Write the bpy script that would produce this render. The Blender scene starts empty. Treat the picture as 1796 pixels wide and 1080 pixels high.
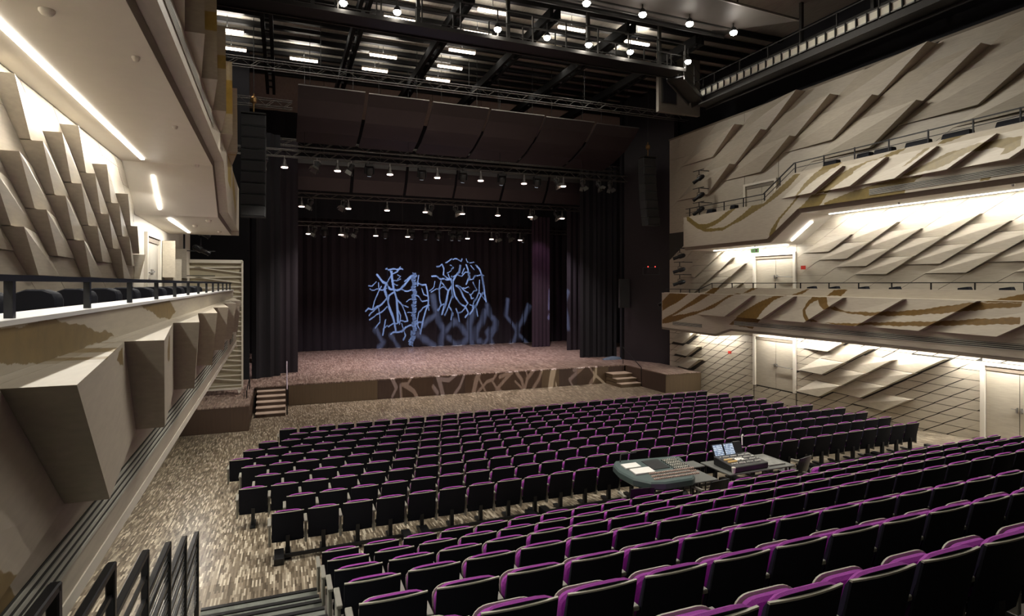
import bpy, bmesh, math, random
import numpy as np
from mathutils import Vector, Matrix
random.seed(7)
S = bpy.context.scene
COL = S.collection
# ------------------------------------------------------------------ camera, world, exposure
H, F, CX, HY = 4.7, 1024.0, 898.0, 498.0
YAW = math.atan(403/1024)
SA, CA = math.sin(YAW), math.cos(YAW)
cam = bpy.data.objects.new('camera', bpy.data.cameras.new('camera')); COL.objects.link(cam)
cam.location = (0, 0, H); cam.rotation_euler = (math.pi/2, 0, -YAW)
cam.data.sensor_width = 36; cam.data.lens = 36*F/1796
cam.data.shift_y = -(540-HY)/1796; cam.data.clip_start = .05; cam.data.clip_end = 200
S.camera = cam
w = bpy.data.worlds.new('hall_dark'); S.world = w; w.use_nodes = True
w.node_tree.nodes['Background'].inputs[0].default_value = (.9, .85, .8, 1)
w.node_tree.nodes['Background'].inputs[1].default_value = .008
S.view_settings.view_transform = 'Standard'; S.view_settings.look = 'None'
S.view_settings.gamma = 1; S.view_settings.use_curve_mapping = False
S.view_settings.exposure = 0.0
try:
    S.cycles.use_denoising = True
    S.cycles.max_bounces = 6; S.cycles.diffuse_bounces = 4; S.cycles.glossy_bounces = 2
    S.cycles.caustics_reflective = False; S.cycles.caustics_refractive = False
    S.cycles.sample_clamp_indirect = 6
except Exception: pass

def area(name, loc, size, size_y, power, color=(1, .93, .82), rot=(0, 0, 0), spread=180):
    l = bpy.data.lights.new(name, 'AREA'); l.shape = 'RECTANGLE'; l.size = size; l.size_y = size_y
    l.energy = power; l.color = color; l.spread = math.radians(spread)
    o = bpy.data.objects.new(name, l); o.location = loc; o.rotation_euler = rot; COL.objects.link(o); return o
def point(name, loc, power, r=.08, color=(1, .92, .8)):
    l = bpy.data.lights.new(name, 'POINT'); l.energy = power; l.shadow_soft_size = r; l.color = color
    o = bpy.data.objects.new(name, l); o.location = loc; COL.objects.link(o); return o
def spot(name, loc, target, power, size=60, blend=.5, r=.05, color=(1, .92, .8)):
    l = bpy.data.lights.new(name, 'SPOT'); l.energy = power; l.spot_size = math.radians(size); l.spot_blend = blend
    l.shadow_soft_size = r; l.color = color
    o = bpy.data.objects.new(name, l); o.location = loc
    o.rotation_euler = (Vector(target)-Vector(loc)).to_track_quat('-Z', 'Y').to_euler(); COL.objects.link(o); return o

LIGHT = dict(ceil=1.0, cove=1.0, star=1.0)
STAR_A = [(1.8, 20.0), (3.5, 20.0), (7.0, 20.0), (8.9, 20.0), (10.6, 20.0), (12.4, 20.0), (15.1, 20.0)]
STAR_B = [(2.2, 16.6), (5.4, 16.6), (9.0, 16.6), (11.1, 16.6), (13.0, 16.6), (14.9, 16.6)]
FLU = [(-2.1, 26.6), (-2.1, 28.6), (.94, 28.8), (4.3, 23.0), (4.3, 27.0), (4.2, 28.9), (7.5, 21.05), (7.55, 23.1), (7.5, 25.15), (7.5, 27.2), (7.4, 29.1), (11.0, 21.3), (10.9, 23.3), (14.27, 21.5), (14.2, 23.6)]
WC = (1, .95, .86)
# real fluorescent battens light the grid; one area lamp stands at each row of battens
for y in (21.2, 25.1, 29.0): area('batten_light', (6, y, 15.05), 18, .3, 150, WC)
for x, y in FLU: area('batten_uplight', (x, y, 15.26), 1.2, .1, 26, WC, (math.pi, 0, 0))
for x, y in STAR_A[::2]: spot('work_light_beam', (x, y, 13.55), (x+.6, y-7, 0), 900, 120, .6, .12, WC)
for x, y in STAR_B: spot('work_light_beam', (x, y-.1, 13.45), (x-.5, y-8, 0), 700, 120, .7, .12, WC)
for x, y in ((3.5, 13), (9, 13), (15, 13), (4, 8), (9, 8), (15, 8)):
    spot('seat_fill_beam', (x, y, 14.6), (x+.4, y-1.2, 0), 1300, 95, .8, .15, WC)  # unseen spots added above the seating to light it from overhead
for x in (3, 8.5, 14): spot('stage_wash_beam', (x, 29.3, 10.0), (x, 30.6, 0), 2300, 85, .8, .1, (1, .86, .8))
for x in (2.5, 7, 11.5, 16): spot('stage_wash_beam', (x, 34.3, 9.4), (x, 35.5, 0), 2200, 85, .8, .1, (1, .84, .9))
spot('side_wall_fill', (12.5, 25.3, 13.0), (20, 17.5, 9.5), 800, 85, .8, .2, WC)  # unseen spots added to rake the side walls, leaving near panel edges dark
spot('screen_fill', (2.5, 22, 11), (-2.4, 26.3, 2.5), 1700, 40, .6, .1, WC)  # added spot that brightens the lattice screen, no fixture there
spot('tray_fill', (13.5, 15.5, 13.3), (18.3, 14, 13.5), 150, 110, .8, .1, WC)  # added spot to make the cable tray show up
spot('aisle_fill_beam', (-.2, 14, 12.5), (-1.2, 13, -.3), 2200, 42, .9, .15, WC)  # unseen spots added to brighten the left aisle floor
spot('aisle_fill_beam', (-.2, 22, 12), (-1.2, 21, -.3), 1600, 42, .9, .15, WC)
for x in (4, 9, 14): spot('apron_wash_beam', (x, 20.3, 13.2), (x, 25, -.7), 2000, 60, .8, .1, (1, .84, .78))
spot('side_wall_fill', (13, 18.3, 13.0), (20, 11.5, 9.5), 520, 85, .8, .2, WC)
spot('leg_rim_beam', (12.5, 34.0, 9.2), (16.95, 31.8, 4.0), 420, 34, .6, .05, (1, .6, .85))
spot('leg_rim_beam', (16.2, 35.5, 9.2), (17.2, 38.2, 6.3), 260, 40, .8, .05, (1, .55, .85))
spot('side_wall_fill', (6, 12, 13.2), (-1, 10, 6), 350, 90, .8, .2, WC)
spot('side_wall_fill', (3.5, 13, 13.5), (-1, 8, 4.2), 800, 50, .8, .2, WC)

# ------------------------------------------------------------------ pixel helpers (rays from the camera onto real planes)
def ray(u, v):
    r = (u-CX)/F; return (SA+r*CA, CA-r*SA, (HY-v)/F)
def on_z(u, v, z):
    a = ray(u, v); t = (z-H)/a[2]; return (a[0]*t, a[1]*t)
def on_x(u, v, x):
    a = ray(u, v); t = x/a[0]; return (a[1]*t, H+a[2]*t)
def on_y(u, v, y):
    a = ray(u, v); t = y/a[1]; return (a[0]*t, H+a[2]*t)
def proj(x, y, z):
    f = x*SA+y*CA
    return (CX+F*(x*CA-y*SA)/f, HY-F*(z-H)/f, f)

# ------------------------------------------------------------------ materials
MATS = {}
def mat(name, col, rough=.6, metal=0., noise=0., nscale=8., bump=0., stretch=(1, 1, 1), emit=0., ecol=None, spec=None, col2=None):
    if name in MATS: return MATS[name]
    m = bpy.data.materials.new(name); m.use_nodes = True; MATS[name] = m
    nt = m.node_tree; N = nt.nodes; L = nt.links; b = N['Principled BSDF']
    b.inputs['Base Color'].default_value = (*col, 1); b.inputs['Roughness'].default_value = rough
    b.inputs['Metallic'].default_value = metal
    if spec is not None: b.inputs['Specular IOR Level'].default_value = spec
    if emit: b.inputs['Emission Color'].default_value = (*(ecol or col), 1); b.inputs['Emission Strength'].default_value = emit
    if noise or bump:
        g = N.new('ShaderNodeNewGeometry'); mp = N.new('ShaderNodeMapping'); mp.inputs['Scale'].default_value = stretch
        n = N.new('ShaderNodeTexNoise'); n.inputs['Scale'].default_value = nscale; n.inputs['Detail'].default_value = 4
        L.new(g.outputs['Position'], mp.inputs[0]); L.new(mp.outputs[0], n.inputs['Vector'])
        if noise:
            mx = N.new('ShaderNodeMix'); mx.data_type = 'RGBA'
            a = tuple(max(0, c*(1-noise)) for c in col); c2 = col2 or tuple(min(1, c*(1+noise)) for c in col)
            mx.inputs['A'].default_value = (*a, 1); mx.inputs['B'].default_value = (*c2, 1)
            L.new(n.outputs['Fac'], mx.inputs['Factor']); L.new(mx.outputs['Result'], b.inputs['Base Color'])
        if bump:
            bp = N.new('ShaderNodeBump'); bp.inputs['Strength'].default_value = bump; bp.inputs['Distance'].default_value = .02
            L.new(n.outputs['Fac'], bp.inputs['Height']); L.new(bp.outputs[0], b.inputs['Normal'])
    return m
WOOD = (.40, .352, .275)
m_wood = mat('pale_wood_panel', WOOD, .5, noise=.2, nscale=3, stretch=(4, 1, 9), bump=.05)
m_white = mat('cream_painted_wood', (.62, .57, .48), .5, noise=.05, nscale=4)
m_gap = mat('dark_joint', (.03, .027, .022), .9)
m_lip = mat('brown_edge_trim', (.16, .13, .095), .6, noise=.1)
m_black = mat('black_painted_steel', (.012, .012, .013), .35, .3, noise=.2, nscale=20)
m_darkgrey = mat('dark_grey_steel', (.035, .035, .035), .6, .2, noise=.2, nscale=12)
m_steel = mat('brushed_steel', (.35, .34, .32), .35, .9, noise=.1, nscale=30)
m_void = mat('black_matt_wall', (.006, .006, .009), .9, noise=.2, nscale=2)
m_purplewall = mat('dark_plum_wall', (.012, .008, .011), .6, noise=.2, nscale=2)
m_reflector = mat('plum_reflector_board', (.026, .019, .021), .5, noise=.2, nscale=2)
m_reflector2 = mat('charcoal_reflector_board', (.05, .047, .045), .5, noise=.2, nscale=2)
m_cloud = mat('grey_ceiling_board', (.11, .10, .09), .6, noise=.1, nscale=2)
m_deck = mat('corrugated_ceiling_deck', (.34, .31, .26), .6, 0, noise=.3, nscale=3, stretch=(6, .6, 1))
m_led = mat('led_strip_diffuser', (1, .97, .9), .5, emit=9, ecol=(1, .96, .88))
m_flu = mat('fluorescent_tube', (1, .9, .78), .5, emit=9, ecol=(1, .84, .68))
m_star = mat('work_lamp_glass', (1, .95, .85), .5, emit=60, ecol=(1, .93, .82))
m_downlamp = mat('stage_lamp_glass', (1, .9, .8), .5, emit=9, ecol=(1, .75, .65))
m_lens = mat('blue_lens', (.1, .1, .12), .1, emit=1.2, ecol=(.75, .85, 1))
m_curtain = mat('black_velvet', (.0055, .0052, .0085), .85, noise=.3, nscale=1.5, stretch=(3, 3, .3))
m_backdrop = mat('dark_plum_velvet', (.016, .011, .017), .85, noise=.3, nscale=1.2, stretch=(3, 3, .3))
m_shell = mat('black_seat_shell', (.004, .0045, .008), .75, noise=.2, nscale=40, spec=.2)
m_rim = mat('pale_plywood_edge', (.42, .40, .32), .5, noise=.1, nscale=30)
m_purple = mat('purple_upholstery', (.30, .042, .31), .9, noise=.25, nscale=120, bump=.2)
m_arm = mat('grey_beige_arm_panel', (.20, .19, .155), .5, noise=.1, nscale=20)
m_carpet = mat('grey_green_step_carpet', (.16, .17, .145), .9, noise=.2, nscale=60, bump=.2)
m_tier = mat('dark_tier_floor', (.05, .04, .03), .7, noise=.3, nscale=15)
m_console = mat('green_grey_console', (.065, .095, .09), .35, noise=.1, nscale=20)
m_consoledk = mat('black_console', (.02, .02, .02), .35)
m_grey = mat('mid_grey_plastic', (.11, .112, .1), .5, noise=.1)
m_paper = mat('white_paper', (.75, .73, .68), .8, noise=.05)
m_red = mat('red_plastic', (.5, .03, .02), .4, noise=.1)
m_green = mat('green_sign_face', (.25, .5, .2), .4, emit=.5, ecol=(.3, .6, .25))
m_brass = mat('brass_hoist_chain', (.5, .3, .12), .3, .8)
m_blue = mat('pale_blue_plastic', (.25, .4, .6), .3)
m_screenframe = mat('cream_screen_slat', (.66, .62, .52), .5, noise=.05)
m_screenback = mat('tan_screen_board', (.36, .32, .22), .6, noise=.1)

def floor_mat(name, cols, bw=.16, rh=.022, rough=.35, yscale=1.0):
    """industrial mosaic parquet: thin staves laid on edge, each its own tone"""
    m = bpy.data.materials.new(name); m.use_nodes = True
    nt = m.node_tree; N = nt.nodes; L = nt.links; b = N['Principled BSDF']
    g = N.new('ShaderNodeNewGeometry'); mp = N.new('ShaderNodeMapping'); mp.inputs['Rotation'].default_value = (0, 0, math.pi/2)
    L.new(g.outputs['Position'], mp.inputs[0])
    br = N.new('ShaderNodeTexBrick'); br.offset = .37; br.inputs['Scale'].default_value = 1
    br.inputs['Brick Width'].default_value = bw; br.inputs['Row Height'].default_value = rh
    br.inputs['Mortar Size'].default_value = .0008; br.inputs['Color1'].default_value = (0, 0, 0, 1); br.inputs['Color2'].default_value = (1, 1, 1, 1)
    br.inputs['Mortar'].default_value = (.2, .2, .2, 1); br.inputs['Bias'].default_value = 0
    L.new(mp.outputs[0], br.inputs['Vector'])
    cr = N.new('ShaderNodeValToRGB'); cr.color_ramp.interpolation = 'LINEAR'
    el = cr.color_ramp.elements; el[0].position = 0; el[0].color = (*cols[0], 1); el[1].position = 1; el[1].color = (*cols[-1], 1)
    for i, c in enumerate(cols[1:-1]):
        e = el.new((.45, .75, .9)[i]); e.color = (*c, 1)
    L.new(br.outputs['Color'], cr.inputs[0])
    n = N.new('ShaderNodeTexNoise'); n.inputs['Scale'].default_value = 1.3; L.new(g.outputs['Position'], n.inputs['Vector'])
    mx = N.new('ShaderNodeMix'); mx.data_type = 'RGBA'; mx.blend_type = 'MULTIPLY'; mx.inputs['Factor'].default_value = .5
    L.new(cr.outputs[0], mx.inputs['A']); L.new(n.outputs['Fac'], mx.inputs['B']); L.new(mx.outputs['Result'], b.inputs['Base Color'])
    b.inputs['Roughness'].default_value = rough
    bp = N.new('ShaderNodeBump'); bp.inputs['Strength'].default_value = .15; bp.inputs['Distance'].default_value = .003
    L.new(br.outputs['Color'], bp.inputs['Height']); L.new(bp.outputs[0], b.inputs['Normal'])
    return m
m_floor = floor_mat('mosaic_parquet', [(.08, .058, .036), (.22, .175, .12), (.34, .28, .20), (.7, .62, .48)], .22, .026, .33)
m_stage = floor_mat('brown_stage_parquet', [(.12, .075, .058), (.26, .18, .145), (.36, .26, .215), (.5, .4, .33)], .3, .04, .4)
m_stagefront = mat('dark_brown_veneer', (.06, .034, .02), .5, noise=.25, nscale=2, stretch=(8, 8, .5))
m_stagefront2 = mat('tan_brown_veneer', (.11, .075, .042), .5, noise=.2, nscale=2, stretch=(8, 8, .5))
m_stagefront3 = mat('umber_veneer', (.055, .033, .024), .5, noise=.25, nscale=2, stretch=(8, 8, .5))

# gold swirl print: a mask painted in metres along the hall (y) and up (z), read by world position
def z2(x0, y0, s):
    return lambda pts, X: [on_x(x0+x/s, y0+y/s, X) for x, y in pts]
def raster(polys, box, W, Hh, wa=1.0):
    y0, y1, z0, z1 = box
    g = np.zeros((Hh, W), dtype=bool)
    yy = y0+(np.arange(W)+.5)/W*(y1-y0); zz = z0+(np.arange(Hh)+.5)/Hh*(z1-z0)
    YY, ZZ = np.meshgrid(yy, zz)
    wob = wa*(.010*np.sin(YY*9+ZZ*13)+.006*np.sin(YY*27-ZZ*21))
    for P in polys:
        ins = np.zeros((Hh, W), dtype=bool)
        n = len(P)
        for i in range(n):
            (ax, ay), (bx, by) = P[i], P[(i+1) % n]
            if ay == by: continue
            c = ((ay > ZZ+wob) != (by > ZZ+wob)) & (YY+wob < (bx-ax)*(ZZ+wob-ay)/(by-ay)+ax)
            ins ^= c
        g |= ins
    return g.astype(np.float32)
def swirl_mat(name, polys, box, W=1536, Hh=256, gold=(.20, .125, .028), base=WOOD, wa=1.0):
    g = raster(polys, box, W, Hh, wa)
    im = bpy.data.images.new(name+'_mask', W, Hh); im.colorspace_settings.name = 'Non-Color'
    a = np.ones((Hh, W, 4), np.float32); a[..., :3] = g[..., None]
    im.pixels.foreach_set(a.ravel()); im.pack()
    m = bpy.data.materials.new(name); m.use_nodes = True
    nt = m.node_tree; N = nt.nodes; L = nt.links; b = N['Principled BSDF']
    ge = N.new('ShaderNodeNewGeometry'); sp = N.new('ShaderNodeSeparateXYZ'); L.new(ge.outputs['Position'], sp.inputs[0])
    def lin(out, a0, a1):
        q = N.new('ShaderNodeMapRange'); q.clamp = False; q.inputs['From Min'].default_value = a0; q.inputs['From Max'].default_value = a1
        L.new(out, q.inputs['Value']); return q.outputs['Result']
    cb = N.new('ShaderNodeCombineXYZ'); L.new(lin(sp.outputs['Y'], box[0], box[1]), cb.inputs[0]); L.new(lin(sp.outputs['Z'], box[2], box[3]), cb.inputs[1])
    t = N.new('ShaderNodeTexImage'); t.image = im; t.extension = 'CLIP'; L.new(cb.outputs[0], t.inputs['Vector'])
    n = N.new('ShaderNodeTexNoise'); n.inputs['Scale'].default_value = 9; n.inputs['Detail'].default_value = 6; L.new(ge.outputs['Position'], n.inputs['Vector'])
    mg = N.new('ShaderNodeMix'); mg.data_type = 'RGBA'; mg.inputs['A'].default_value = (*[c*.7 for c in gold], 1); mg.inputs['B'].default_value = (*[c*1.35 for c in gold], 1)
    L.new(n.outputs['Fac'], mg.inputs['Factor'])
    n2 = N.new('ShaderNodeTexNoise'); n2.inputs['Scale'].default_value = 3; mp = N.new('ShaderNodeMapping'); mp.inputs['Scale'].default_value = (4, 1, 9)
    L.new(ge.outputs['Position'], mp.inputs[0]); L.new(mp.outputs[0], n2.inputs['Vector'])
    mb = N.new('ShaderNodeMix'); mb.data_type = 'RGBA'; mb.inputs['A'].default_value = (*[c*.84 for c in base], 1); mb.inputs['B'].default_value = (*[c*1.14 for c in base], 1)
    L.new(n2.outputs['Fac'], mb.inputs['Factor'])
    mx = N.new('ShaderNodeMix'); mx.data_type = 'RGBA'
    L.new(t.outputs['Color'], mx.inputs['Factor']); L.new(mb.outputs['Result'], mx.inputs['A']); L.new(mg.outputs['Result'], mx.inputs['B'])
    L.new(mx.outputs['Result'], b.inputs['Base Color']); b.inputs['Roughness'].default_value = .5
    return m
XR = 18.3
za = z2(1150, 430, 5.13); zb = z2(1446, 400, 5.13)
low_polys = [za(p, XR) for p in (
 [(60,500),(125,432),(295,438),(240,480),(180,520),(60,590)],
 [(60,665),(150,620),(280,530),(330,500),(425,432),(505,370),(570,372),(500,440),(400,500),(300,555),(200,610),(110,650)],
 [(60,705),(60,670),(110,640),(250,620),(380,590),(450,570),(560,510),(700,435),(745,432),(640,490),(540,560),(420,600),(300,640),(160,690)],
 [(760,430),(850,382),(900,382),(810,428)],
 [(720,655),(800,590),(930,520),(1090,450),(1190,452),(1080,500),(1000,580),(930,680),(870,750),(660,710)],
 [(1195,445),(1310,405),(1365,392),(1300,440),(1240,447)],
 [(1510,455),(1580,400),(1700,400),(1640,455)],
 [(1430,465),(1380,510),(1340,580),(1360,640),(1400,690),(1470,690),(1420,665),(1385,620),(1368,580),(1400,530),(1440,505),(1480,490),(1500,540),(1550,580),(1600,560),(1570,520),(1565,467)])]
low_polys += [zb(p, XR) for p in (
 [(95,705),(200,750),(480,755),(800,740),(1050,710),(1320,670),(1796,672),(1796,705),(1400,735),(1100,765),(800,785),(600,790),(400,785),(230,765),(60,730)],
 [(0,850),(250,855),(520,845),(830,840),(1100,835),(1300,820),(1796,800),(1796,860),(1400,870),(1000,878),(700,880),(400,870),(250,880)],
 [(1430,665),(1550,630),(1796,590),(1796,670)])]
zc = z2(1150, 250, 5.13); zd = z2(1446, 220, 5.13); XU = 18.15
up_polys = [zc(p, XU) for p in (
 [(275,650),(380,730),(450,735),(560,690),(640,620),(700,585),(735,582),(620,680),(520,750),(450,775),(600,765),(690,715),(780,650),(870,565),(975,548),(1080,440),(1250,280),(1305,280),(1200,400),(1100,480),(900,620),(750,710),(600,790),(450,805),(370,770),(280,700)],
 [(1010,870),(1040,780),(1100,680),(1200,570),(1280,470),(1350,370),(1420,300),(1550,180),(1680,180),(1560,270),(1480,310),(1400,370),(1310,460),(1220,570),(1120,690),(1050,850)],
 [(1200,715),(1230,640),(1330,550),(1400,470),(1540,460),(1480,560),(1400,610),(1300,625)],
 [(1420,470),(1480,430),(1560,370),(1700,270),(1796,230),(1796,280),(1700,340),(1560,440)],
 [(1470,600),(1570,530),(1796,450),(1796,545)])]
up_polys += [zd(p, XU) for p in (
 [(0,615),(0,560),(120,460),(270,370),(450,310),(600,240),(740,200),(650,260),(420,330),(300,400),(200,450),(50,590)],
 [(0,700),(150,630),(400,545),(600,490),(900,450),(830,490),(730,570),(720,620),(0,740)],
 [(700,460),(860,370),(1020,300),(1150,240),(1400,170),(1550,130),(1796,95),(1796,190),(1700,250),(1610,270),(1640,205),(1560,200),(1350,235),(1150,350),(1000,400),(850,430)],
 [(720,375),(830,280),(930,205),(1000,190),(900,270),(800,340)],
 [(1020,175),(1060,135),(1180,90),(1340,55),(1230,100),(1080,160)],
 [(1395,500),(1440,440),(1530,430),(1470,490)])]
m_goldlow = swirl_mat('pale_wood_with_gold_swirls', low_polys, (6, 27, 2.4, 4.8), 3072, 384, gold=(.125, .068, .011))
m_goldup = swirl_mat('pale_wood_with_gold_waves', up_polys, (6, 27, 6.4, 9.6), 3072, 448, gold=(.15, .105, .024))
ze = z2(0, 440, 3.858); zf = z2(200, 450, 3.858); zg = z2(0, 660, 2.57)
XL = -1.37
left_polys = [ze([(0,540),(230,500),(450,455),(560,495),(640,505),(740,545),(770,535),(840,575),(430,735),(300,755),(200,775),(130,768),(0,755),(-900,900),(-900,500)], XL),
              zf([(225,315),(420,268),(440,300),(480,368),(440,420),(365,410),(330,385),(270,345)], XL)]
left_polys += [zf([(10,690),(75,730),(110,730),(110,620),(60,640)], -1.2), zf([(330,640),(380,530),(410,540),(412,700),(340,705)], -1.12),
               zg([(0,905),(50,915),(90,950),(125,1000),(40,1090),(-200,1090),(-200,900)], -1.27)]
m_goldleft = swirl_mat('pale_wood_with_gold_patches', left_polys, (0, 24, 2.4, 4.8), 3072, 384, gold=(.17, .115, .04), wa=.8)
m_goldlu = swirl_mat('pale_wood_with_gold_bars', [[(3, 8.6), (12.5, 8.75), (12.5, 8.98), (3, 9.1)], [(12.8, 8.45), (15.6, 8.35), (15.6, 8.95), (12.8, 9.2)], [(16.3, 7.3), (17.6, 7.25), (17.6, 7.9), (16.3, 8)], [(18, 7.4), (19.5, 6.8), (19.7, 7.1), (18.4, 8.1)]], (0, 24, 6.2, 9.8), 1024, 256, gold=(.33, .24, .07))

# ------------------------------------------------------------------ mesh builder
class MB:
    def __init__(s, fn=None): s.v = []; s.f = []; s.m = []; s.fn = fn; s.mi = 0
    def add(s, vs, fs):
        o = len(s.v); s.v += [tuple(p) for p in vs]; s.f += [tuple(o+i for i in f) for f in fs]; s.m += [s.mi]*len(fs); return s
    def box(s, x0, x1, y0, y1, z0, z1):
        if x0 > x1: x0, x1 = x1, x0
        if y0 > y1: y0, y1 = y1, y0
        if z0 > z1: z0, z1 = z1, z0
        return s.add([(x0,y0,z0),(x1,y0,z0),(x1,y1,z0),(x0,y1,z0),(x0,y0,z1),(x1,y0,z1),(x1,y1,z1),(x0,y1,z1)],
                     [(0,3,2,1),(4,5,6,7),(0,1,5,4),(1,2,6,5),(2,3,7,6),(3,0,4,7)])
    def hexa(s, a, b):
        """a, b: two matching closed loops of 3-D points, joined"""
        n = len(a)
        return s.add(list(a)+list(b), [tuple(range(n-1, -1, -1)), tuple(range(n, 2*n))]+[(i, (i+1) % n, n+(i+1) % n, n+i) for i in range(n)])
    def prism(s, pts, d):
        d = Vector(d); return s.hexa([Vector(p) for p in pts], [Vector(p)+d for p in pts])
    def bar(s, p0, p1, w, h=None, up=(0, 0, 1)):
        h = h or w; p0 = Vector(p0); p1 = Vector(p1); d = (p1-p0).normalized(); up = Vector(up)
        if abs(d.dot(up)) > .98: up = Vector((1, 0, 0)) if abs(d.x) < .9 else Vector((0, 1, 0))
        r = d.cross(up).normalized(); u = r.cross(d).normalized()
        q = [r*w/2+u*h/2, -r*w/2+u*h/2, -r*w/2-u*h/2, r*w/2-u*h/2]
        return s.hexa([p0+x for x in q], [p1+x for x in q])
    def tube(s, p0, p1, r0, r1=None, n=8):
        r1 = r0 if r1 is None else r1; p0 = Vector(p0); p1 = Vector(p1); d = (p1-p0).normalized()
        a = Vector((0, 0, 1)) if abs(d.z) < .9 else Vector((1, 0, 0)); e = d.cross(a).normalized(); g = d.cross(e)
        c = [e*math.cos(6.2832*i/n)+g*math.sin(6.2832*i/n) for i in range(n)]
        return s.hexa([p0+x*r0 for x in c], [p1+x*r1 for x in c])
    def lathe(s, c, prof, n=12, axis=(0, 0, 1)):
        ax = Vector(axis).normalized(); a = Vector((1, 0, 0)) if abs(ax.x) < .9 else Vector((0, 1, 0)); e = ax.cross(a).normalized(); g = ax.cross(e); c = Vector(c)
        vs = []; fs = []
        for r, h in prof:
            for i in range(n): vs.append(c+ax*h+(e*math.cos(6.2832*i/n)+g*math.sin(6.2832*i/n))*r)
        for k in range(len(prof)-1):
            for i in range(n): j = (i+1) % n; fs.append((k*n+i, k*n+j, (k+1)*n+j, (k+1)*n+i))
        fs.append(tuple(range(n-1, -1, -1))); fs.append(tuple((len(prof)-1)*n+i for i in range(n)))
        return s.add(vs, fs)
    def build(s, name, m, parent=None, origin=None, bevel=0, smooth=False, kind=None, mesh_only=False):
        o0 = Vector(origin) if origin is not None else (parent_origin(parent) if parent else Vector((0, 0, 0)))
        vs = [s.fn(*p) if s.fn else p for p in s.v]
        me = bpy.data.meshes.new(name); me.from_pydata([(p[0]-o0.x, p[1]-o0.y, p[2]-o0.z) for p in vs], [], s.f)
        ms = m if isinstance(m, (list, tuple)) else [m]
        for q in ms: me.materials.append(q)
        if len(ms) > 1: me.polygons.foreach_set('material_index', s.m)
        bm = bmesh.new(); bm.from_mesh(me); bmesh.ops.recalc_face_normals(bm, faces=bm.faces); 
        if bevel: bmesh.ops.bevel(bm, geom=[e for e in bm.edges if len(e.link_faces) == 2 and e.calc_face_angle(0) > .6], offset=bevel, segments=1, affect='EDGES', clamp_overlap=True)
        bm.to_mesh(me); bm.free()
        if smooth:
            me.polygons.foreach_set('use_smooth', [True]*len(me.polygons))
            try: me.set_sharp_from_angle(angle=.7)
            except Exception: pass
        me.update()
        if mesh_only: return me
        ob = bpy.data.objects.new(name, me); COL.objects.link(ob)
        if parent: ob.parent = parent
        else: ob.location = o0
        if kind: ob['kind'] = kind
        return ob
ORG = {}
def parent_origin(p):
    o = Vector((0, 0, 0))
    while p is not None: o += Vector(p.location); p = p.parent
    return o
def thing(name, label, cat, loc, group=None):
    o = bpy.data.objects.new(name, None); COL.objects.link(o); o.location = loc; o.empty_display_size = .1
    o['label'] = label; o['category'] = cat
    if group: o['group'] = group
    return o
def tag(o, label, cat, group=None):
    o['label'] = label; o['category'] = cat
    if group: o['group'] = group
    return o
def struct(o): o['kind'] = 'structure'; return o
ORD = ['first','second','third','fourth','fifth','sixth','seventh','eighth','ninth','tenth','eleventh','twelfth','thirteenth','fourteenth','fifteenth','sixteenth','seventeenth','eighteenth','nineteenth','twentieth',
       'twenty-first','twenty-second','twenty-third','twenty-fourth','twenty-fifth','twenty-sixth','twenty-seventh','twenty-eighth','twenty-ninth','thirtieth','thirty-first','thirty-second','thirty-third','thirty-fourth']
LF = lambda x, y, z: (x-.012*y, y, z)      # the hall's left side opens very slightly towards the stage

# ------------------------------------------------------------------ shell
ZS, ZT = -.75, .2
WX = 20.0           # right wall
def zfloor(y): return 0 if y < 10.2 else (-.75 if y > 20 else -.75*(y-10.2)/9.8)
b = MB()
ys = [-6, 10.2, 20, 28.2]
vs = []
for y in ys: vs += [(-6, y, zfloor(y)), (WX+.3, y, zfloor(y))]
b.add(vs+[(x, y, z-.3) for x, y, z in vs], [(0,1,3,2),(2,3,5,4),(4,5,7,6),(9,8,10,11),(11,10,12,13),(13,12,14,15),(0,8,9,1),(6,7,15,14),(0,2,10,8),(2,4,12,10),(4,6,14,12),(1,9,11,3),(3,11,13,5),(5,13,15,7)])
struct(b.build('floor', m_floor))
struct(MB().box(-8, 25, -6, 44, 15.76, 16.2).build('ceiling', m_deck))
struct(MB().box(-8, 25, -6.3, -6, -1, 16).build('wall_back', m_void))
struct(MB().box(-8.2, -8, -6, 44, -1, 16).build('wall_left_outer', m_void))
struct(MB().box(24, 24.2, -6, 44, -1, 16).build('wall_right_outer', m_void))
struct(MB().box(-8, 25, 43, 43.2, -1, 16).build('wall_stage_back', m_void))
# black side wall above the panelled right wall
struct(MB().box(20.9, 21.1, -6, 31, 12.5, 16).build('wall_right_upper', m_void))
# proscenium walls either side
struct(MB().prism([(18.95,29.9,-.75),(20.35,27.0,-.75),(20.6,27.0,-.75),(20.6,30.2,-.75)], (0,0,16.7)).build('wall_proscenium_right', m_purplewall))
struct(MB().prism([(-1.45,30.2,-.75),(-8,30.2,-.75),(-8,30.5,-.75),(-1.45,30.5,-.75)], (0,0,16.7)).build('wall_proscenium_left', m_void))
struct(MB().box(18.9, 24, 30.1, 30.3, -.75, 16).build('wall_proscenium_side', m_void))
# control panels and switch on the right proscenium wall
o = MB().box(18.35, 19.05, 29.45, 29.6, 3.3, 5.0).build('black_wall_cabinet', m_darkgrey, origin=(18.7, 29.5, 3.3), bevel=.02)
tag(o, 'flat dark grey board on the black wall beside the right balcony end', 'board')

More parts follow.
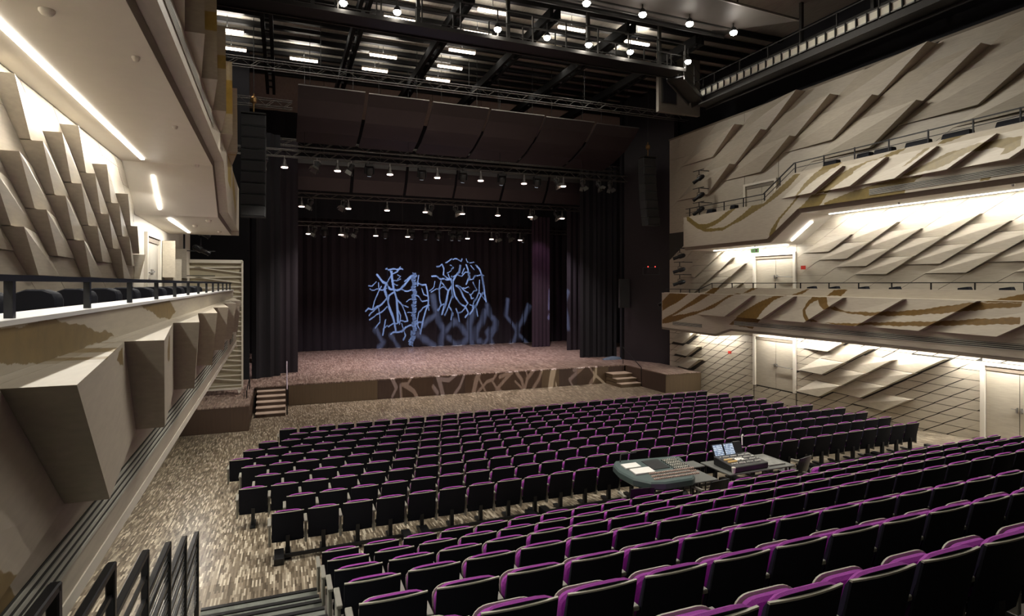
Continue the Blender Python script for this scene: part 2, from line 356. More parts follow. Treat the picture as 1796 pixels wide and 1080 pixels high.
# ------------------------------------------------------------------ polygon clipping for wall tiles (plane coordinates y, z)
def clip(poly, a, b_, c):      # keep a*y+b*z<=c
    out = []
    n = len(poly)
    for i in range(n):
        p, q = poly[i], poly[(i+1) % n]
        dp = a*p[0]+b_*p[1]-c; dq = a*q[0]+b_*q[1]-c
        if dp <= 0: out.append(p)
        if (dp < 0 < dq) or (dq < 0 < dp):
            t = dp/(dp-dq); out.append((p[0]+t*(q[0]-p[0]), p[1]+t*(q[1]-p[1])))
    return out
def clip_rect(poly, y0, y1, z0, z1):
    for a in ((-1, 0, -y0), (1, 0, y1), (0, -1, -z0), (0, 1, z1)):
        poly = clip(poly, *a)
        if len(poly) < 3: return []
    return poly
def minus_rect(poly, r):
    y0, y1, z0, z1 = r; out = []
    for q in (clip(poly, 1, 0, y0), clip(poly, -1, 0, -y1)):
        if len(q) > 2: out.append(q)
    mid = clip(clip(poly, -1, 0, -y0), 1, 0, y1) if len(clip(poly, -1, 0, -y0)) > 2 else []
    if len(mid) > 2:
        for q in (clip(mid, 0, 1, z0), clip(mid, 0, -1, -z1)):
            if len(q) > 2: out.append(q)
    return out
def parea(p): return abs(sum(p[i][0]*p[(i+1) % len(p)][1]-p[(i+1) % len(p)][0]*p[i][1] for i in range(len(p))))/2
def shrink(p, g):
    cy = sum(q[0] for q in p)/len(p); cz = sum(q[1] for q in p)/len(p); out = []
    for y, z in p:
        dy, dz = cy-y, cz-z; out.append((y+math.copysign(min(g, abs(dy)*.4), dy), z+math.copysign(min(g*.3, abs(dz)*.4), dz)))
    return out

def wall_tiles(parent, X, sgn, fn, region, Z0, Yref, P, krange, rows, holes, cells_proud, depth=.02, gap=.012, wmat=None, slope=.6, dd=(.02, .34, .12, .02), zlimit=None, name='wall_panel'):
    """sgn=-1: panels stand out towards smaller x. rows(k) -> list of (zlo, zhi); cells_proud(k, zlo, zhi) -> depths or None"""
    y0, y1, z0, z1 = region; n = 0
    for k in krange:
        for zl, zh in rows(k):
            Y = lambda kk, z: Yref+kk*P+(Z0-z)/slope
            TR, BR, TL, BL = (Y(k, zh), zh), (Y(k, zl), zl), (Y(k+1, zh), zh), (Y(k+1, zl), zl)
            pr = cells_proud(k, zl, zh)
            if pr is not None:
                g = .015
                c = [(TR[0]+g, TR[1]-g/2, pr[1]), (BR[0]+g, BR[1]+g/2, pr[2]), (BL[0]-g, BL[1]+g/2, pr[3]), (TL[0]-g, TL[1]-g/2, pr[0])]
                c = [(min(y, y1), min(z, z1), d) for y, z, d in c]
                if max(q[0] for q in c) <= y0 or min(q[0] for q in c) >= y1: continue
                mb = MB(fn).hexa([(X, y, z) for y, z, d in c], [(X+sgn*(d+.012), y, z) for y, z, d in c])
                mb.build(name, wmat, parent); n += 1
                continue
            pieces = [clip_rect([TR, BR, BL, TL], y0, y1, z0, z1)]
            for h in holes:
                pieces = [q for p in pieces if len(p) > 2 for q in minus_rect(p, h)]
            for p in pieces:
                if len(p) < 3 or parea(p) < .01: continue
                p = shrink(p, gap)
                MB(fn).hexa([(X, y, z) for y, z in p], [(X+sgn*depth, y, z) for y, z in p]).build(name, wmat, parent); n += 1
    return n

# ------------------------------------------------------------------ right wall
wr = struct(MB().add([(WX+.02,2,-1.2),(WX+.02,27,-1.2),(WX+.02,27,2.62),(WX+.02,2,2.62),(WX+.3,2,-1.2),(WX+.3,27,-1.2),(WX+.3,27,2.62),(WX+.3,2,2.62)],
     [(0,1,2,3),(7,6,5,4),(0,4,5,1),(1,5,6,2),(2,6,7,3),(3,7,4,0)]).build('wall_right', m_gap))
wr2 = struct(MB().box(WX+.02, WX+.3, 2, 27, 2.62, 7.45).build('wall_right_balcony', m_gap))
wr3 = struct(MB().box(WX+.02, WX+.3, 2, 27, 7.45, 12.66).build('wall_right_gallery', m_gap))
DOORS = [(18.38, 20.7, .13, 2.42), (9.6, 11.4, -.02, 2.3)]
UDOOR = (18.38, 20.7, 4.0, 6.03)
# lower wall: small flat tiles with a few big tilted ones
big_low = [(18.45,2.05,2.55),(17.15,1.12,1.74),(15.8,.22,.84),(17.15,1.74,2.36),(15.8,.84,1.45),(15.8,1.45,2.07),(14.49,1.1,1.7),(14.49,1.7,2.3),(14.49,.5,1.1),(13.1,.2,.8),
           (26.5,1.54,2.16),(25.1,.9,1.52),(23.9,.26,.88)]
bigpoly = []
for Y1, zl, zh in big_low:
    Yf = lambda z, Y1=Y1: Y1+(1-z)/.6
    wdt = 1.3
    c = [(Yf(zh)+.01, zh-.01, .30), (Yf(zl)+.01, zl+.01, .20), (Yf(zl)+wdt, zl+.01, .03), (Yf(zh)+wdt, zh-.01, .03)]
    c = [(min(y, 26.9), z, d) for y, z, d in c]
    MB().hexa([(WX, y, z) for y, z, d in c], [(WX-d, y, z) for y, z, d in c]).build('wall_panel', m_wood, wr)
    bigpoly.append((Yf, zl, zh, wdt))
def in_big(y, z):
    return any(zl < z < zh and Yf(z) < y < Yf(z)+wd for Yf, zl, zh, wd in bigpoly)
def low_rows(k): return [(-1.08+.31*i, -1.08+.31*(i+1)) for i in range(0, 12)]
def cen(k, zl, zh, Yref, P): z = (zl+zh)/2; return (Yref+(k+.5)*P+(1-z)/.6, z)
class Skip(Exception): pass
def low_tiles():
    n = 0
    for k in range(-5, 27):
        for zl, zh in low_rows(k):
            Y = lambda kk, z: 11.8+kk*.655+(1-z)/.6
            c = (Y(k+.5, (zl+zh)/2), (zl+zh)/2)
            if in_big(*c) or c[0] < 8 or c[1] < zfloor(c[0])-.2: continue
            pcs = [clip_rect([(Y(k, zh), zh), (Y(k, zl), zl), (Y(k+1, zl), zl), (Y(k+1, zh), zh)], 8, 26.95, -1, 2.6)]
            for h in DOORS: pcs = [q for p in pcs if len(p) > 2 for q in minus_rect(p, (h[0]-.02, h[1]+.02, h[2]-.03, h[3]+.02))]
            for p in pcs:
                if len(p) < 3 or parea(p) < .012: continue
                p = shrink(p, .03); MB().hexa([(WX+.02, y, z) for y, z in p], [(WX, y, z) for y, z in p]).build('wall_tile', m_wood, wr); n += 1
    return n
n1 = low_tiles()
def mid_rows(k):
    base = 5.05 if k % 2 else 5.36
    return [(base+.605*(i-3), base+.605*(i-2)) for i in range(0, 8)]
def mid_proud(k, zl, zh):
    z = (zl+zh)/2; y = 10.6+(k+.5)*1.29+(5-z)/.6
    if zl < 4.95 and y < 17.6: return None
    if zh > 7.0: return None
    if y < 17.0: return (.03, .14, .08, .03) if z < 6.5 or y < 15.5 else None
    if 21.6 < y < 25.6 and 4.4 < z < 6.0: return (.03, .14, .08, .03)
    return None
wall_tiles(wr2, WX+.02, -1, None, (6, 26.95, 4.0, 7.42), 5, 10.6, 1.29, range(-5, 14), mid_rows, [(UDOOR[0]-.03, UDOOR[1]+.03, UDOOR[2], UDOOR[3]+.03)], mid_proud, wmat=m_wood)
UPR = {4: [(11.0, 12.13)], 3: [(9.2, 10.35), (10.35, 11.5), (11.5, 12.64)], 2: [(9.7, 10.85), (10.85, 12.0)], 1: [(10.3, 11.45), (11.45, 12.6)],
       0: [(9.65, 10.8), (10.8, 11.95)], -1: [(10.2, 11.35), (11.35, 12.5)], -2: [(9.7, 10.8), (10.8, 12.0)], -3: [(10.2, 11.35), (11.35, 12.5)], -4: [(9.7, 10.8), (10.8, 12.0)]}
def up_rows(k):
    pr = UPR.get(k, [(10.35, 11.5), (11.5, 12.64)]); lo = pr[0][0]; hi = pr[-1][1]; r = []
    z = lo
    while z > 7.6: r.append((z-1.15, z)); z -= 1.15
    return r+pr+([(hi, 12.66)] if hi < 12.6 else [])
def up_proud(k, zl, zh):
    if k in UPR and any(abs(zl-a) < .01 and abs(zh-b) < .01 for a, b in UPR[k]): return (.05, .5, .16, .03)
    return None
wall_tiles(wr3, WX+.02, -1, None, (4, 26.95, 7.5, 12.66), 11, 12.72, 2.64, range(-4, 8), up_rows, [(19.3, 21.3, 7.4, 9.3)], up_proud, wmat=m_wood)
# upper edge capping
struct(MB().box(WX-.02, WX+.32, 2, 27, 12.64, 12.72).build('trim_1', m_lip))

def double_door(idx, y0, y1, z0, z1, X, sgn, fn=None, handle=True):
    d = MB(fn).box(X-.065*sgn, X-.12*sgn, y0, y1, z0, z1).build('door_%d' % idx, m_gap, origin=(X, (y0+y1)/2, z0)); d['kind'] = 'structure'
    fw = .1
    for a, c in ((y0-.02, y0+fw), (y1-fw, y1+.02)):
        MB(fn).box(X+sgn*.07, X-sgn*.1, a, c, z0, z1+.02).build('door_frame', m_white, d)
    MB(fn).box(X+sgn*.07, X-sgn*.1, y0+fw, y1-fw, z1-.08, z1+.02).build('door_frame', m_white, d)
    MB(fn).box(X+sgn*.02, X-sgn*.1, y0+fw, y1-fw, z1-.22, z1-.08).build('door_lintel', m_lip, d)
    ym = (y0+y1)/2-.08
    for a, c in ((y0+fw+.01, ym-.008), (ym+.008, y1-fw-.01)):
        lf = MB(fn).box(X-sgn*.01, X-sgn*.06, a, c, z0+.02, z1-.23).build('door_leaf', m_wood, d, bevel=.004)
    if handle:
        for yy in (ym-.06, ym+.06):
            MB(fn).box(X+sgn*.03, X-sgn*.01, yy-.02, yy+.02, z0+.95, z0+1.1).tube((X+sgn*.05, yy, z0+1.05), (X+sgn*.05, yy+.13*(1 if yy > ym else -1), z0+1.05), .012).build('door_handle', m_steel, d)
        MB(fn).tube((X+sgn*.08, y0+fw+.05, z0+1.0), (X+sgn*.08, ym-.1, z0+1.02), .018).tube((X+sgn*.08, y0+fw+.05, z0+1.0), (X, y0+fw+.05, z0+1.0), .018).build('push_bar', m_steel, d)
    return d
double_door(1, DOORS[0][0], DOORS[0][1], DOORS[0][2], DOORS[0][3], WX, -1)
double_door(2, DOORS[1][0], DOORS[1][1], DOORS[1][2], DOORS[1][3], WX, -1)
double_door(3, *UDOOR[:2], UDOOR[2], UDOOR[3], WX, -1)
double_door(4, 19.35, 21.25, 7.45, 9.28, WX-.04, -1, handle=False)

# ------------------------------------------------------------------ balconies
def plate(pts_yz, X, d, fn=None): return MB(fn).hexa([(X, y, z) for y, z in pts_yz], [(X+d, y, z) for y, z in pts_yz])
def profile_strip(mb, sec, ylist):
    """sec: closed loop function y->[(x,z)...]; joined along ylist"""
    rings = [[(x, y, z) for x, z in sec(y)] for y in ylist]; n = len(rings[0])
    vs = [p for r in rings for p in r]; fs = [tuple(range(n-1, -1, -1)), tuple((len(rings)-1)*n+i for i in range(n))]
    for k in range(len(rings)-1):
        for i in range(n): fs.append((k*n+i, k*n+(i+1) % n, (k+1)*n+(i+1) % n, (k+1)*n+i))
    mb.add(vs, fs); return mb
def lerp_tab(tab):
    def f(y):
        if y <= tab[0][0]: return tab[0][1]
        for (a, p), (c, q) in zip(tab, tab[1:]):
            if y <= c: return p+(q-p)*(y-a)/(c-a)
        return tab[-1][1]
    return f

# --- right lower balcony
YE = 25.3
rb = thing('balcony', 'right lower balcony fronted with tilted pale panels and gold swirls', 'balcony', (XR, 14, 2.6))
topz = lerp_tab([(2, 4.53), (21.6, 4.53), (22.4, 4.27), (YE, 4.27)])
botz = lerp_tab([(2, 2.70), (20.3, 2.76), (21.3, 2.44), (YE, 2.48)])
YL = [2, 20.3, 21.3, 21.6, 22.4, YE]
o = profile_strip(MB(), lambda y: [(XR+.14, topz(y)), (XR+.14, 4.24), (XR, 4.24), (XR, botz(y)), (XR+.06, botz(y)), (XR+.06, 4.0), (XR+.3, 4.0), (XR+.3, topz(y))] , YL)
o.build('fascia', m_goldlow, rb)
profile_strip(MB(), lambda y: [(XR+.03, botz(y)), (XR+.03, botz(y)-.1), (WX, botz(y)-.1), (WX, botz(y))], YL).build('soffit', [m_white], rb)
profile_strip(MB(), lambda y: [(XR+.005, botz(y)-.02), (XR+.005, botz(y)-.11), (XR+.035, botz(y)-.11), (XR+.035, botz(y)-.02)], YL).build('edge_trim', m_lip, rb)
MB().box(XR+.3, WX, 2, YE, 3.55, 3.7).build('deck', m_tier, rb)
MB().box(XR+.1, WX, YE-.04, YE, 2.44, 4.2).build('end_panel', m_white, rb)
MB().box(XR-.01, XR+.14, 2, YE, 4.235, 4.25).build('ledge', m_white, rb)
def balcony_panel(par, X, Ytop, zt, zb_, pitch, proud, m, slope=.6, fn=None, sgn=-1):
    dy = (zt-zb_)/slope
    A = [(Ytop, zt), (Ytop+dy, zb_), (Ytop+dy+pitch-.02, zb_), (Ytop+pitch-.02, zt)]
    D = [proud*.75, proud, .02, .02]
    MB(fn).hexa([(X, y, z) for y, z in A], [(X+sgn*d, y, z) for (y, z), d in zip(A, D)]).build('front_panel', m, par)
for i in range(8):
    balcony_panel(rb, XR, 18.85-2.1*i, 4.225, 3.27, 2.1, .24, m_goldlow)
def grille(par, X, y0, y1, z0, z1, n=4, fn=None, sgn=-1):
    MB(fn).box(X+sgn*.002, X+sgn*.008, y0, y1, z0, z1).build('grille_slot', m_gap, par)
    h = (z1-z0)/(2*n-1)
    for i in range(n):
        MB(fn).box(X+sgn*.004, X+sgn*.018, y0, y1, z0+2*h*i-.3*h, z0+2*h*i+.5*h).build('grille_slat', m_grillewhite, par)
m_grillewhite = mat('pale_grey_slat', (.4, .39, .33), .5, noise=.05)
grille(rb, XR, 2, 20.1, 2.93, 3.1, 4)
grille(rb, XR, 22.2, 24.4, 2.66, 2.82, 5)
def rail(par_label, pts, posts, hz, fn, mid=True, w=.05, X=None, grp=None, zb=None):
    r = thing('balcony_rail', par_label, 'railing', tuple(fn(*pts[0]) if fn else pts[0]))
    m = MB(fn)
    for a, c in zip(pts, pts[1:]): m.bar(a, c, w, w*.7)
    m.build('handrail', m_black, r)
    if mid:
        m = MB(fn)
        for a, c in zip(pts, pts[1:]): m.bar((a[0], a[1], a[2]-mid), (c[0], c[1], c[2]-mid), .02, .02)
        m.build('middle_rail', m_black, r)
    for p, zz in posts: MB(fn).bar(p, (p[0], p[1], zz), w*.8, w*.8).build('post', m_black, r)
    return r
XRr = XR+.2
ry = [XRr*(CA-((u-CX)/F)*SA)/(SA+((u-CX)/F)*CA) for u in (1249,1284,1321,1360,1404,1454,1506,1564,1633,1710)]
ry += [ry[-1]-1.2, ry[-1]-2.4, ry[-1]-3.6]
rail('black metal handrail along the right lower balcony', [(XRr, 2, 4.74), (XRr, ry[0], 4.74), (XRr, ry[0]+.9, 4.44), (XRr, YE-.1, 4.44)],
     [((XRr, y, 4.74), 4.5) for y in ry]+[((XRr, y, 4.44), 4.2) for y in (ry[0]+.9, ry[0]+1.6, ry[0]+2.3, YE-.1)], 0, None, mid=0, w=.04)

# --- right upper balcony
UEND = 23.35
ru = thing('balcony', 'right upper balcony with gold waves and a sloping dip near the stage', 'balcony', (XU, 14, 7.4))
tz = lerp_tab([(2, 9.0), (15.0, 8.95), (16.85, 8.92), (18.4, 7.96), (UEND, 7.93)])
bz = lerp_tab([(2, 7.55), (16.6, 7.55), (18.1, 6.52), (UEND, 6.48)])
YU = [2, 15, 16.6, 16.85, 18.1, 18.4, UEND]
profile_strip(MB(), lambda y: [(XU, tz(y)), (XU, bz(y)), (XU+.08, bz(y)), (XU+.08, tz(y)-.4), (XU+.2, tz(y)-.4), (XU+.2, tz(y))], YU).build('fascia', m_goldup, ru)
profile_strip(MB(), lambda y: [(XU+.02, bz(y)), (XU+.12, bz(y)-.15), (XU+.2, bz(y)-.15), (XU+.2, bz(y))], YU).build('edge_trim', m_lip, ru)
profile_strip(MB(), lambda y: [(XU+.2, bz(y)-.02), (XU+.2, bz(y)-.15), (WX, bz(y)-.15), (WX, bz(y)-.02)], YU).build('soffit', m_white, ru)
MB().box(XU+.2, WX, 2, 15.6, 7.9, 8.0).build('deck', m_tier, ru)
MB().box(XU+.05, WX, UEND-.04, UEND, 6.45, 7.4).build('end_panel', m_white, ru)
for i in range(7): balcony_panel(ru, XU, 14.57-1.555*i, 8.78, 8.03, 1.555, .2, m_goldup)
grille(ru, XU, 2, 13.7, 7.66, 7.85, 5)
XUr = XU+.1
rtop = lerp_tab([(2, 9.42), (15.0, 9.38), (16.85, 9.33), (18.4, 8.36), (UEND, 8.33)])
ru_u = [(1203.6+6), 1227, 1270, 1304, 1341, 1368, 1395, 1445, 1499, 1559, 1628, 1707, 1790]
uy = [XUr*(CA-((u-CX)/F)*SA)/(SA+((u-CX)/F)*CA) for u in ru_u]
rail('black two-bar handrail following the dipped right upper balcony', [(XUr, 3, rtop(3)), (XUr, 16.85, rtop(16.85)), (XUr, 18.4, rtop(18.4)), (XUr, UEND-.05, rtop(UEND))],
     [((XUr, y, rtop(y)), tz(y)-.02) for y in uy]+[((XUr, y, rtop(y)), tz(y)-.02) for y in (8.2, 7, 5.8)], 0, None, mid=.2, w=.045)

# cove lights (long led strips under the balconies); each is a real strip with a lamp at it
def cove(par, pts, fn, w=.06, power=120, tilt=0, name='light_strip', wdir=None):
    for a, c in zip(pts, pts[1:]):
        MB(fn).bar(a, c, w, .025).build(name, m_led, par)
        A = Vector(fn(*a) if fn else a); C = Vector(fn(*c) if fn else c); d = C-A
        l = area('cove_light', (A+C)/2-Vector((0, 0, .04)), .08, d.length, power*d.length/4, (1, .975, .91))
        q = Vector((tilt, 0, -1)).to_track_quat('-Z', 'Y')
        # align local y with strip direction
        zax = -Vector((tilt, 0, -1)).normalized(); yax = (d-d.dot(zax)*zax).normalized(); xax = yax.cross(zax)
        l.rotation_euler = Matrix((xax, yax, zax)).transposed().to_euler()
COV = 46
cove(ru, [(19.55, 3, 7.385), (19.55, 10, 7.385), (19.55, 16.4, 7.385)], None, power=COV*2.4, tilt=.25)
cove(ru, [(19.25, 16.9, 7.12), (19.25, 17.9, 6.45)], None, power=COV*1.6, tilt=.3)
cove(ru, [(19.6, 18.4, 6.32), (19.6, 22.9, 6.32)], None, power=COV*2.6, tilt=.25)
cove(rb, [(19.6, 3, 2.575), (19.6, 11, 2.585), (19.6, 20.2, 2.6)], None, power=COV*2.2, tilt=.25)
cove(rb, [(19.55, 21.6, 2.33), (19.55, 24.8, 2.35)], None, power=COV*2.0, tilt=.25)

# --- left wall, with big tilted boxes
wl = struct(MB(LF).box(-3.12, -3.4, -3, 26.5, 2, 7.5).build('wall_left', m_white))
LW = -3.1
lft_low = struct(MB(LF).box(-3.12, -3.4, -3, 23.6, -.8, 2.55).build('wall_left_lower', m_wood))
bounds = {-3: 5.41, -2: 5.12, -1: 5.41, 0: 5.41, 1: 5.12, 2: 5.16, 3: 5.46, 4: 5.19}
SL = .655
def l_rows(k):
    base = {0: 5.41, 1: 5.71}.get(k % 2)
    return [(base+.595*(i-3), base+.595*(i-2)) for i in range(0, 7)]
LTOP = {-5: 7.2, -4: 6.9, -3: 7.2, -2: 6.9, -1: 6.62, 0: 7.22, 1: 6.9, 2: 7.2, 3: 6.95, 4: 6.6}
def l_proud(k, zl, zh):
    z = (zl+zh)/2
    if zl < 4.75 or zh > LTOP.get(k, 0)+.1: return None
    if k > 4: return None
    return (.02, .25, .12, .02)
# depths are listed TL, TR, BR, BL; right (near) edge stands out
wall_tiles(wl, LW, 1, LF, (-2, 16.2, 4.0, 7.38), 6.61, 9.45-.01, 1.22, range(-7, 6), l_rows, [], l_proud, depth=.015, gap=.012, wmat=m_wood, slope=SL)
# beyond the door the boxes start again
double_door(5, 17.6, 19.6, 4.0, 6.05, LW-.01, 1, LF)
for i, (y, z0, z1) in enumerate(((20.1, 4.9, 6.0), (20.4, 4.0, 4.9), (21.4, 4.6, 5.5), (21.7, 4.0, 4.6), (22.6, 4.9, 5.9), (22.8, 4.2, 4.9))):
    c = [(y, z1, .34), (y, z0, .34), (y+1.0, z0, .03), (y+1.0, z1, .03)]
    MB(LF).hexa([(LW, a, z) for a, z, d in c], [(LW+d, a, z) for a, z, d in c]).build('wall_panel', m_wood, wl)
tag(MB(LF).box(LW, LW+.05, 16.75, 16.9, 5.15, 5.3).build('fire_call_point', m_red, origin=LF(LW, 16.8, 5.2)), 'small red alarm box on the left wall beside the white door', 'alarm')

# --- left upper balcony: soffit, fascia and front blocks
XS = -1.31
lu = thing('balcony', 'left upper balcony overhead with cream underside and tilted front blocks', 'balcony', (XS, 10, 7.4))
lb_ = lerp_tab([(-3, 7.4), (15.0, 7.4), (16.4, 6.38), (21.3, 6.3)])
YS = [-3, 15, 16.4, 21.3]
profile_strip(MB(LF), lambda y: [(-3.1, lb_(y)), (XS, lb_(y)), (XS, lb_(y)+.06), (-3.1, lb_(y)+.06)], YS).build('soffit', m_white, lu)
profile_strip(MB(LF), lambda y: [(XS, lb_(y)+.01), (XS+.03, lb_(y)+.12), (XS-.1, lb_(y)+.14), (XS-.1, lb_(y)+.02)], YS).build('edge_trim', m_lip, lu)
lt_ = lerp_tab([(-3, 9.0), (16.6, 9.0), (18.2, 7.9), (21.3, 7.85)])
profile_strip(MB(LF), lambda y: [(XS-.05, lb_(y)+.13), (-1.08, lb_(y)+.13), (-1.08, lt_(y)), (-1.2, lt_(y)), (-1.2, lb_(y)+.3), (XS-.05, lb_(y)+.3)], [-3, 15, 16.4, 16.6, 18.2, 21.3]).build('fascia', m_goldlu, lu)
MB(LF).box(-3.1, -1.08, 21.26, 21.3, 6.3, 7.5).build('end_panel', m_white, lu)
for i in range(-4, 5):
    yt = 8.4+1.85*i; nm = 'front_block'
    if yt < -1: continue
    A = [(yt, 9.5), (yt+.2, 7.98), (yt+.2+1.83, 7.98), (yt+1.83, 9.5)]; D = [.24, .24, .01, .01]
    MB(LF).hexa([(-1.08, y, z) for y, z in A], [(-1.08+d, y, z) for (y, z), d in zip(A, D)]).build(nm, m_goldlu, lu)
grille(lu, -1.08, -2, 12.4, 7.69, 7.84, 5, LF, 1)
cove(lu, [(-2.62, -2, 7.385), (-2.62, 6, 7.385), (-2.62, 14.6, 7.385)], LF, w=.07, power=COV*2.4, tilt=-.25)
cove(lu, [(-2.55, 15.3, 7.16), (-2.55, 16.2, 6.5)], LF, w=.06, power=COV*1.6, tilt=-.2)
cove(lu, [(-2.45, 16.9, 6.33), (-2.45, 20.6, 6.3)], LF, w=.06, power=COV*2.2, tilt=-.25)
# smoke heads and downlights on that soffit
def puck(u, v, z, name, label, cat, r=.09, m=None):
    x, y = on_z(u, v, z)
    o = MB().lathe((x, y, z), [(r, 0), (r, -.02), (r*.7, -.05), (r*.3, -.06)], 14).build(name, m or m_white, origin=(x, y, z), smooth=True); tag(o, label, cat); return o
puck(82, 17, 7.4, 'smoke_detector', 'round white smoke detector, largest and nearest on the left balcony underside', 'detector', .07)
for i, (u, v) in enumerate(((238.5, 99.5), (307, 221), (345.5, 289))):
    puck(u, v, 7.4, 'sprinkler_head', ('first', 'second', 'third')[i]+' small sprinkler beyond the smoke detector on the left soffit', 'sprinkler', .045, m_white)
for i, (u, v) in enumerate(((342, 395), (366, 386), (385, 405))):
    puck(u, v, 6.33, 'soffit_spotlight', ('leftmost', 'middle', 'rightmost')[i]+' little spotlight under the dropped end of the left upper balcony', 'spotlight', .07)
for i, (u, v) in enumerate(((1577, 355), (1777, 323), (1435, 378))):
    puck(u, v, 7.38, 'sprinkler_head', ('second', 'third', 'first')[i]+' small sprinkler from the stage under the right upper balcony', 'sprinkler', .04, m_steel)
x, y = on_z(1341, 436, 6.2)
o = thing('exit_sign', 'green running-man exit sign hung above the right balcony door', 'sign', (18.6, 19.1, 6.1))
sx, sy = 19.3, 19.3*1.0
MB().box(18.6, 18.62, 19.0, 19.45, 6.02, 6.2).build('sign_face', m_green, o, bevel=.004)
MB().bar((18.61, 19.22, 6.2), (18.61, 19.22, 6.34), .02).build('hanger', m_steel, o)
MB().box(18.59, 18.6, 19.08, 19.18, 6.05, 6.17).prism([(18.595, 19.25, 6.11), (18.595, 19.35, 6.06), (18.595, 19.35, 6.16)], (-.006, 0, 0)).build('pictogram', m_white, o)

# --- left lower balcony: parapet, shelf, big blocks, grille
lb = thing('balcony', 'left lower balcony close by with large protruding pale blocks and gold patches', 'balcony', (-1.3, 8, 2.6))
LE = 23.3
XP, XF = -1.37, -1.27
zsh = 4.2
profile_strip(MB(LF), lambda y: [(XP, 4.47), (XP, zsh), (XF, zsh), (XF, 2.62), (XF-.12, 2.62), (XF-.12, 4.0), (XP-.12, 4.0), (XP-.12, 4.47)], [-2, LE]).build('fascia', m_goldleft, lb)
MB(LF).box(-1.72, XP+.02, -2, LE, 4.47, 4.5).build('ledge', mat('white_ledge_board', (.68, .67, .65), .4, noise=.04), lb)
MB(LF).box(-3.1, XF+.01, -2, LE, 2.52, 2.62).build('soffit', m_white, lb)
MB(LF).box(-3.1, XP-.1, -2, LE, 3.5, 3.6).build('deck', m_tier, lb)
MB(LF).box(-3.1, XF, LE-.05, LE, 2.55, 3.6).build('end_panel', m_white, lb)
grille(lb, XF, -2, 19.0, 2.83, 3.05, 4, LF, 1)
grille(lb, XF, 20, 21.6, 2.83, 3.02, 4, LF, 1)
tips = [(.8, .9), (3.5, 1.13), (6.0, .75), (8.65, .45), (11.3, .3), (14.0, .2), (16.7, .15), (19.2, .1), (21.9, .1)]
for i, (yt, ln) in enumerate(tips[:-1]):
    yn = tips[i+1][0]-.02; ln2 = tips[i+1][1]
    A = [(yt, zsh-.002), (yt+ln, 3.26), (yn+ln2, 3.26), (yn, zsh-.002)]; D = [.36, .25, .005, .06]
    MB(LF).hexa([(XF, y, z) for y, z in A], [(XF+d, y, z) for (y, z), d in zip(A, D)]).build('front_block', m_goldleft, lb)
cove(lb, [(-2.2, 1, 2.5), (-2.2, 11, 2.5), (-2.2, 22, 2.5)], LF, w=.06, power=COV*1.1, tilt=.5)
# rail of that balcony (posts placed on its ledge)
Xrl = -1.45
ly = []
for u in (17, 146, 219, 266, 302, 330, 350):
    r = (u-CX)/F; k_ = (SA+r*CA)/(CA-r*SA); ly.append(-1.43/(k_+.012)*1.0 if k_ < 0 else 0)
ly = [1.43/(-((SA+((u-CX)/F)*CA)/(CA-((u-CX)/F)*SA))-.012) for u in (17, 146, 219, 266, 302, 330)]
st = (ly[-1]-ly[0])/5
ly = [ly[0]+st*i for i in range(-3, 14) if ly[0]+st*i < LE-.1]
rail('thick black handrail on the left lower balcony ledge', [(-1.43, -1, 4.735), (-1.43, LE-.2, 4.735)], [((-1.43, y, 4.72), 4.5) for y in ly if y > .2], 0, LF, mid=0, w=.055)

# ------------------------------------------------------------------ left balcony seats (dark rounded backs)
def balcony_seat_mesh():
    m = MB()
    pr = [(-.25, 0), (-.25, .36), (-.22, .41), (-.1, .44), (.1, .44), (.22, .41), (.25, .36), (.25, 0)]
    m.hexa([(-.02, y, z+.4) for y, z in pr], [(.05, y, z+.4) for y, z in pr])
    return m
bs_me = balcony_seat_mesh().build('backrest', m_shell, mesh_only=True, bevel=.012, smooth=True)
bp_me = MB().box(-.42, -.05, -.23, .23, .42, .5).build('seat_pad', m_purple, mesh_only=True, bevel=.02, smooth=True)
bl_me = MB().tube((-.2, 0, 0), (-.2, 0, .42), .04).box(-.3, -.05, -.04, .04, 0, .03).build('pedestal', m_black, mesh_only=True)
nb = 0
for i in range(13):
    y = 4.4+1.1*i
    x, _, z = LF(-2.0, y, 3.6); z = 3.72+.04
    t = thing('balcony_chair', ORD[i]+' black rounded seat back behind the left balcony rail, counted from nearest', 'seat', (x, y, z), 'seats along the left lower balcony'); t.rotation_euler = (0, 0, math.radians(225)); t.scale = (1.1, 1.35, 1.06)
    for n_, me in (('backrest', bs_me), ('seat_pad', bp_me), ('pedestal', bl_me)):
        c = bpy.data.objects.new(n_, me); COL.objects.link(c); c.parent = t
MB(LF).box(-3.1, -1.75, -2, LE, 3.6, 3.72).build('seat_step', m_tier, lb)
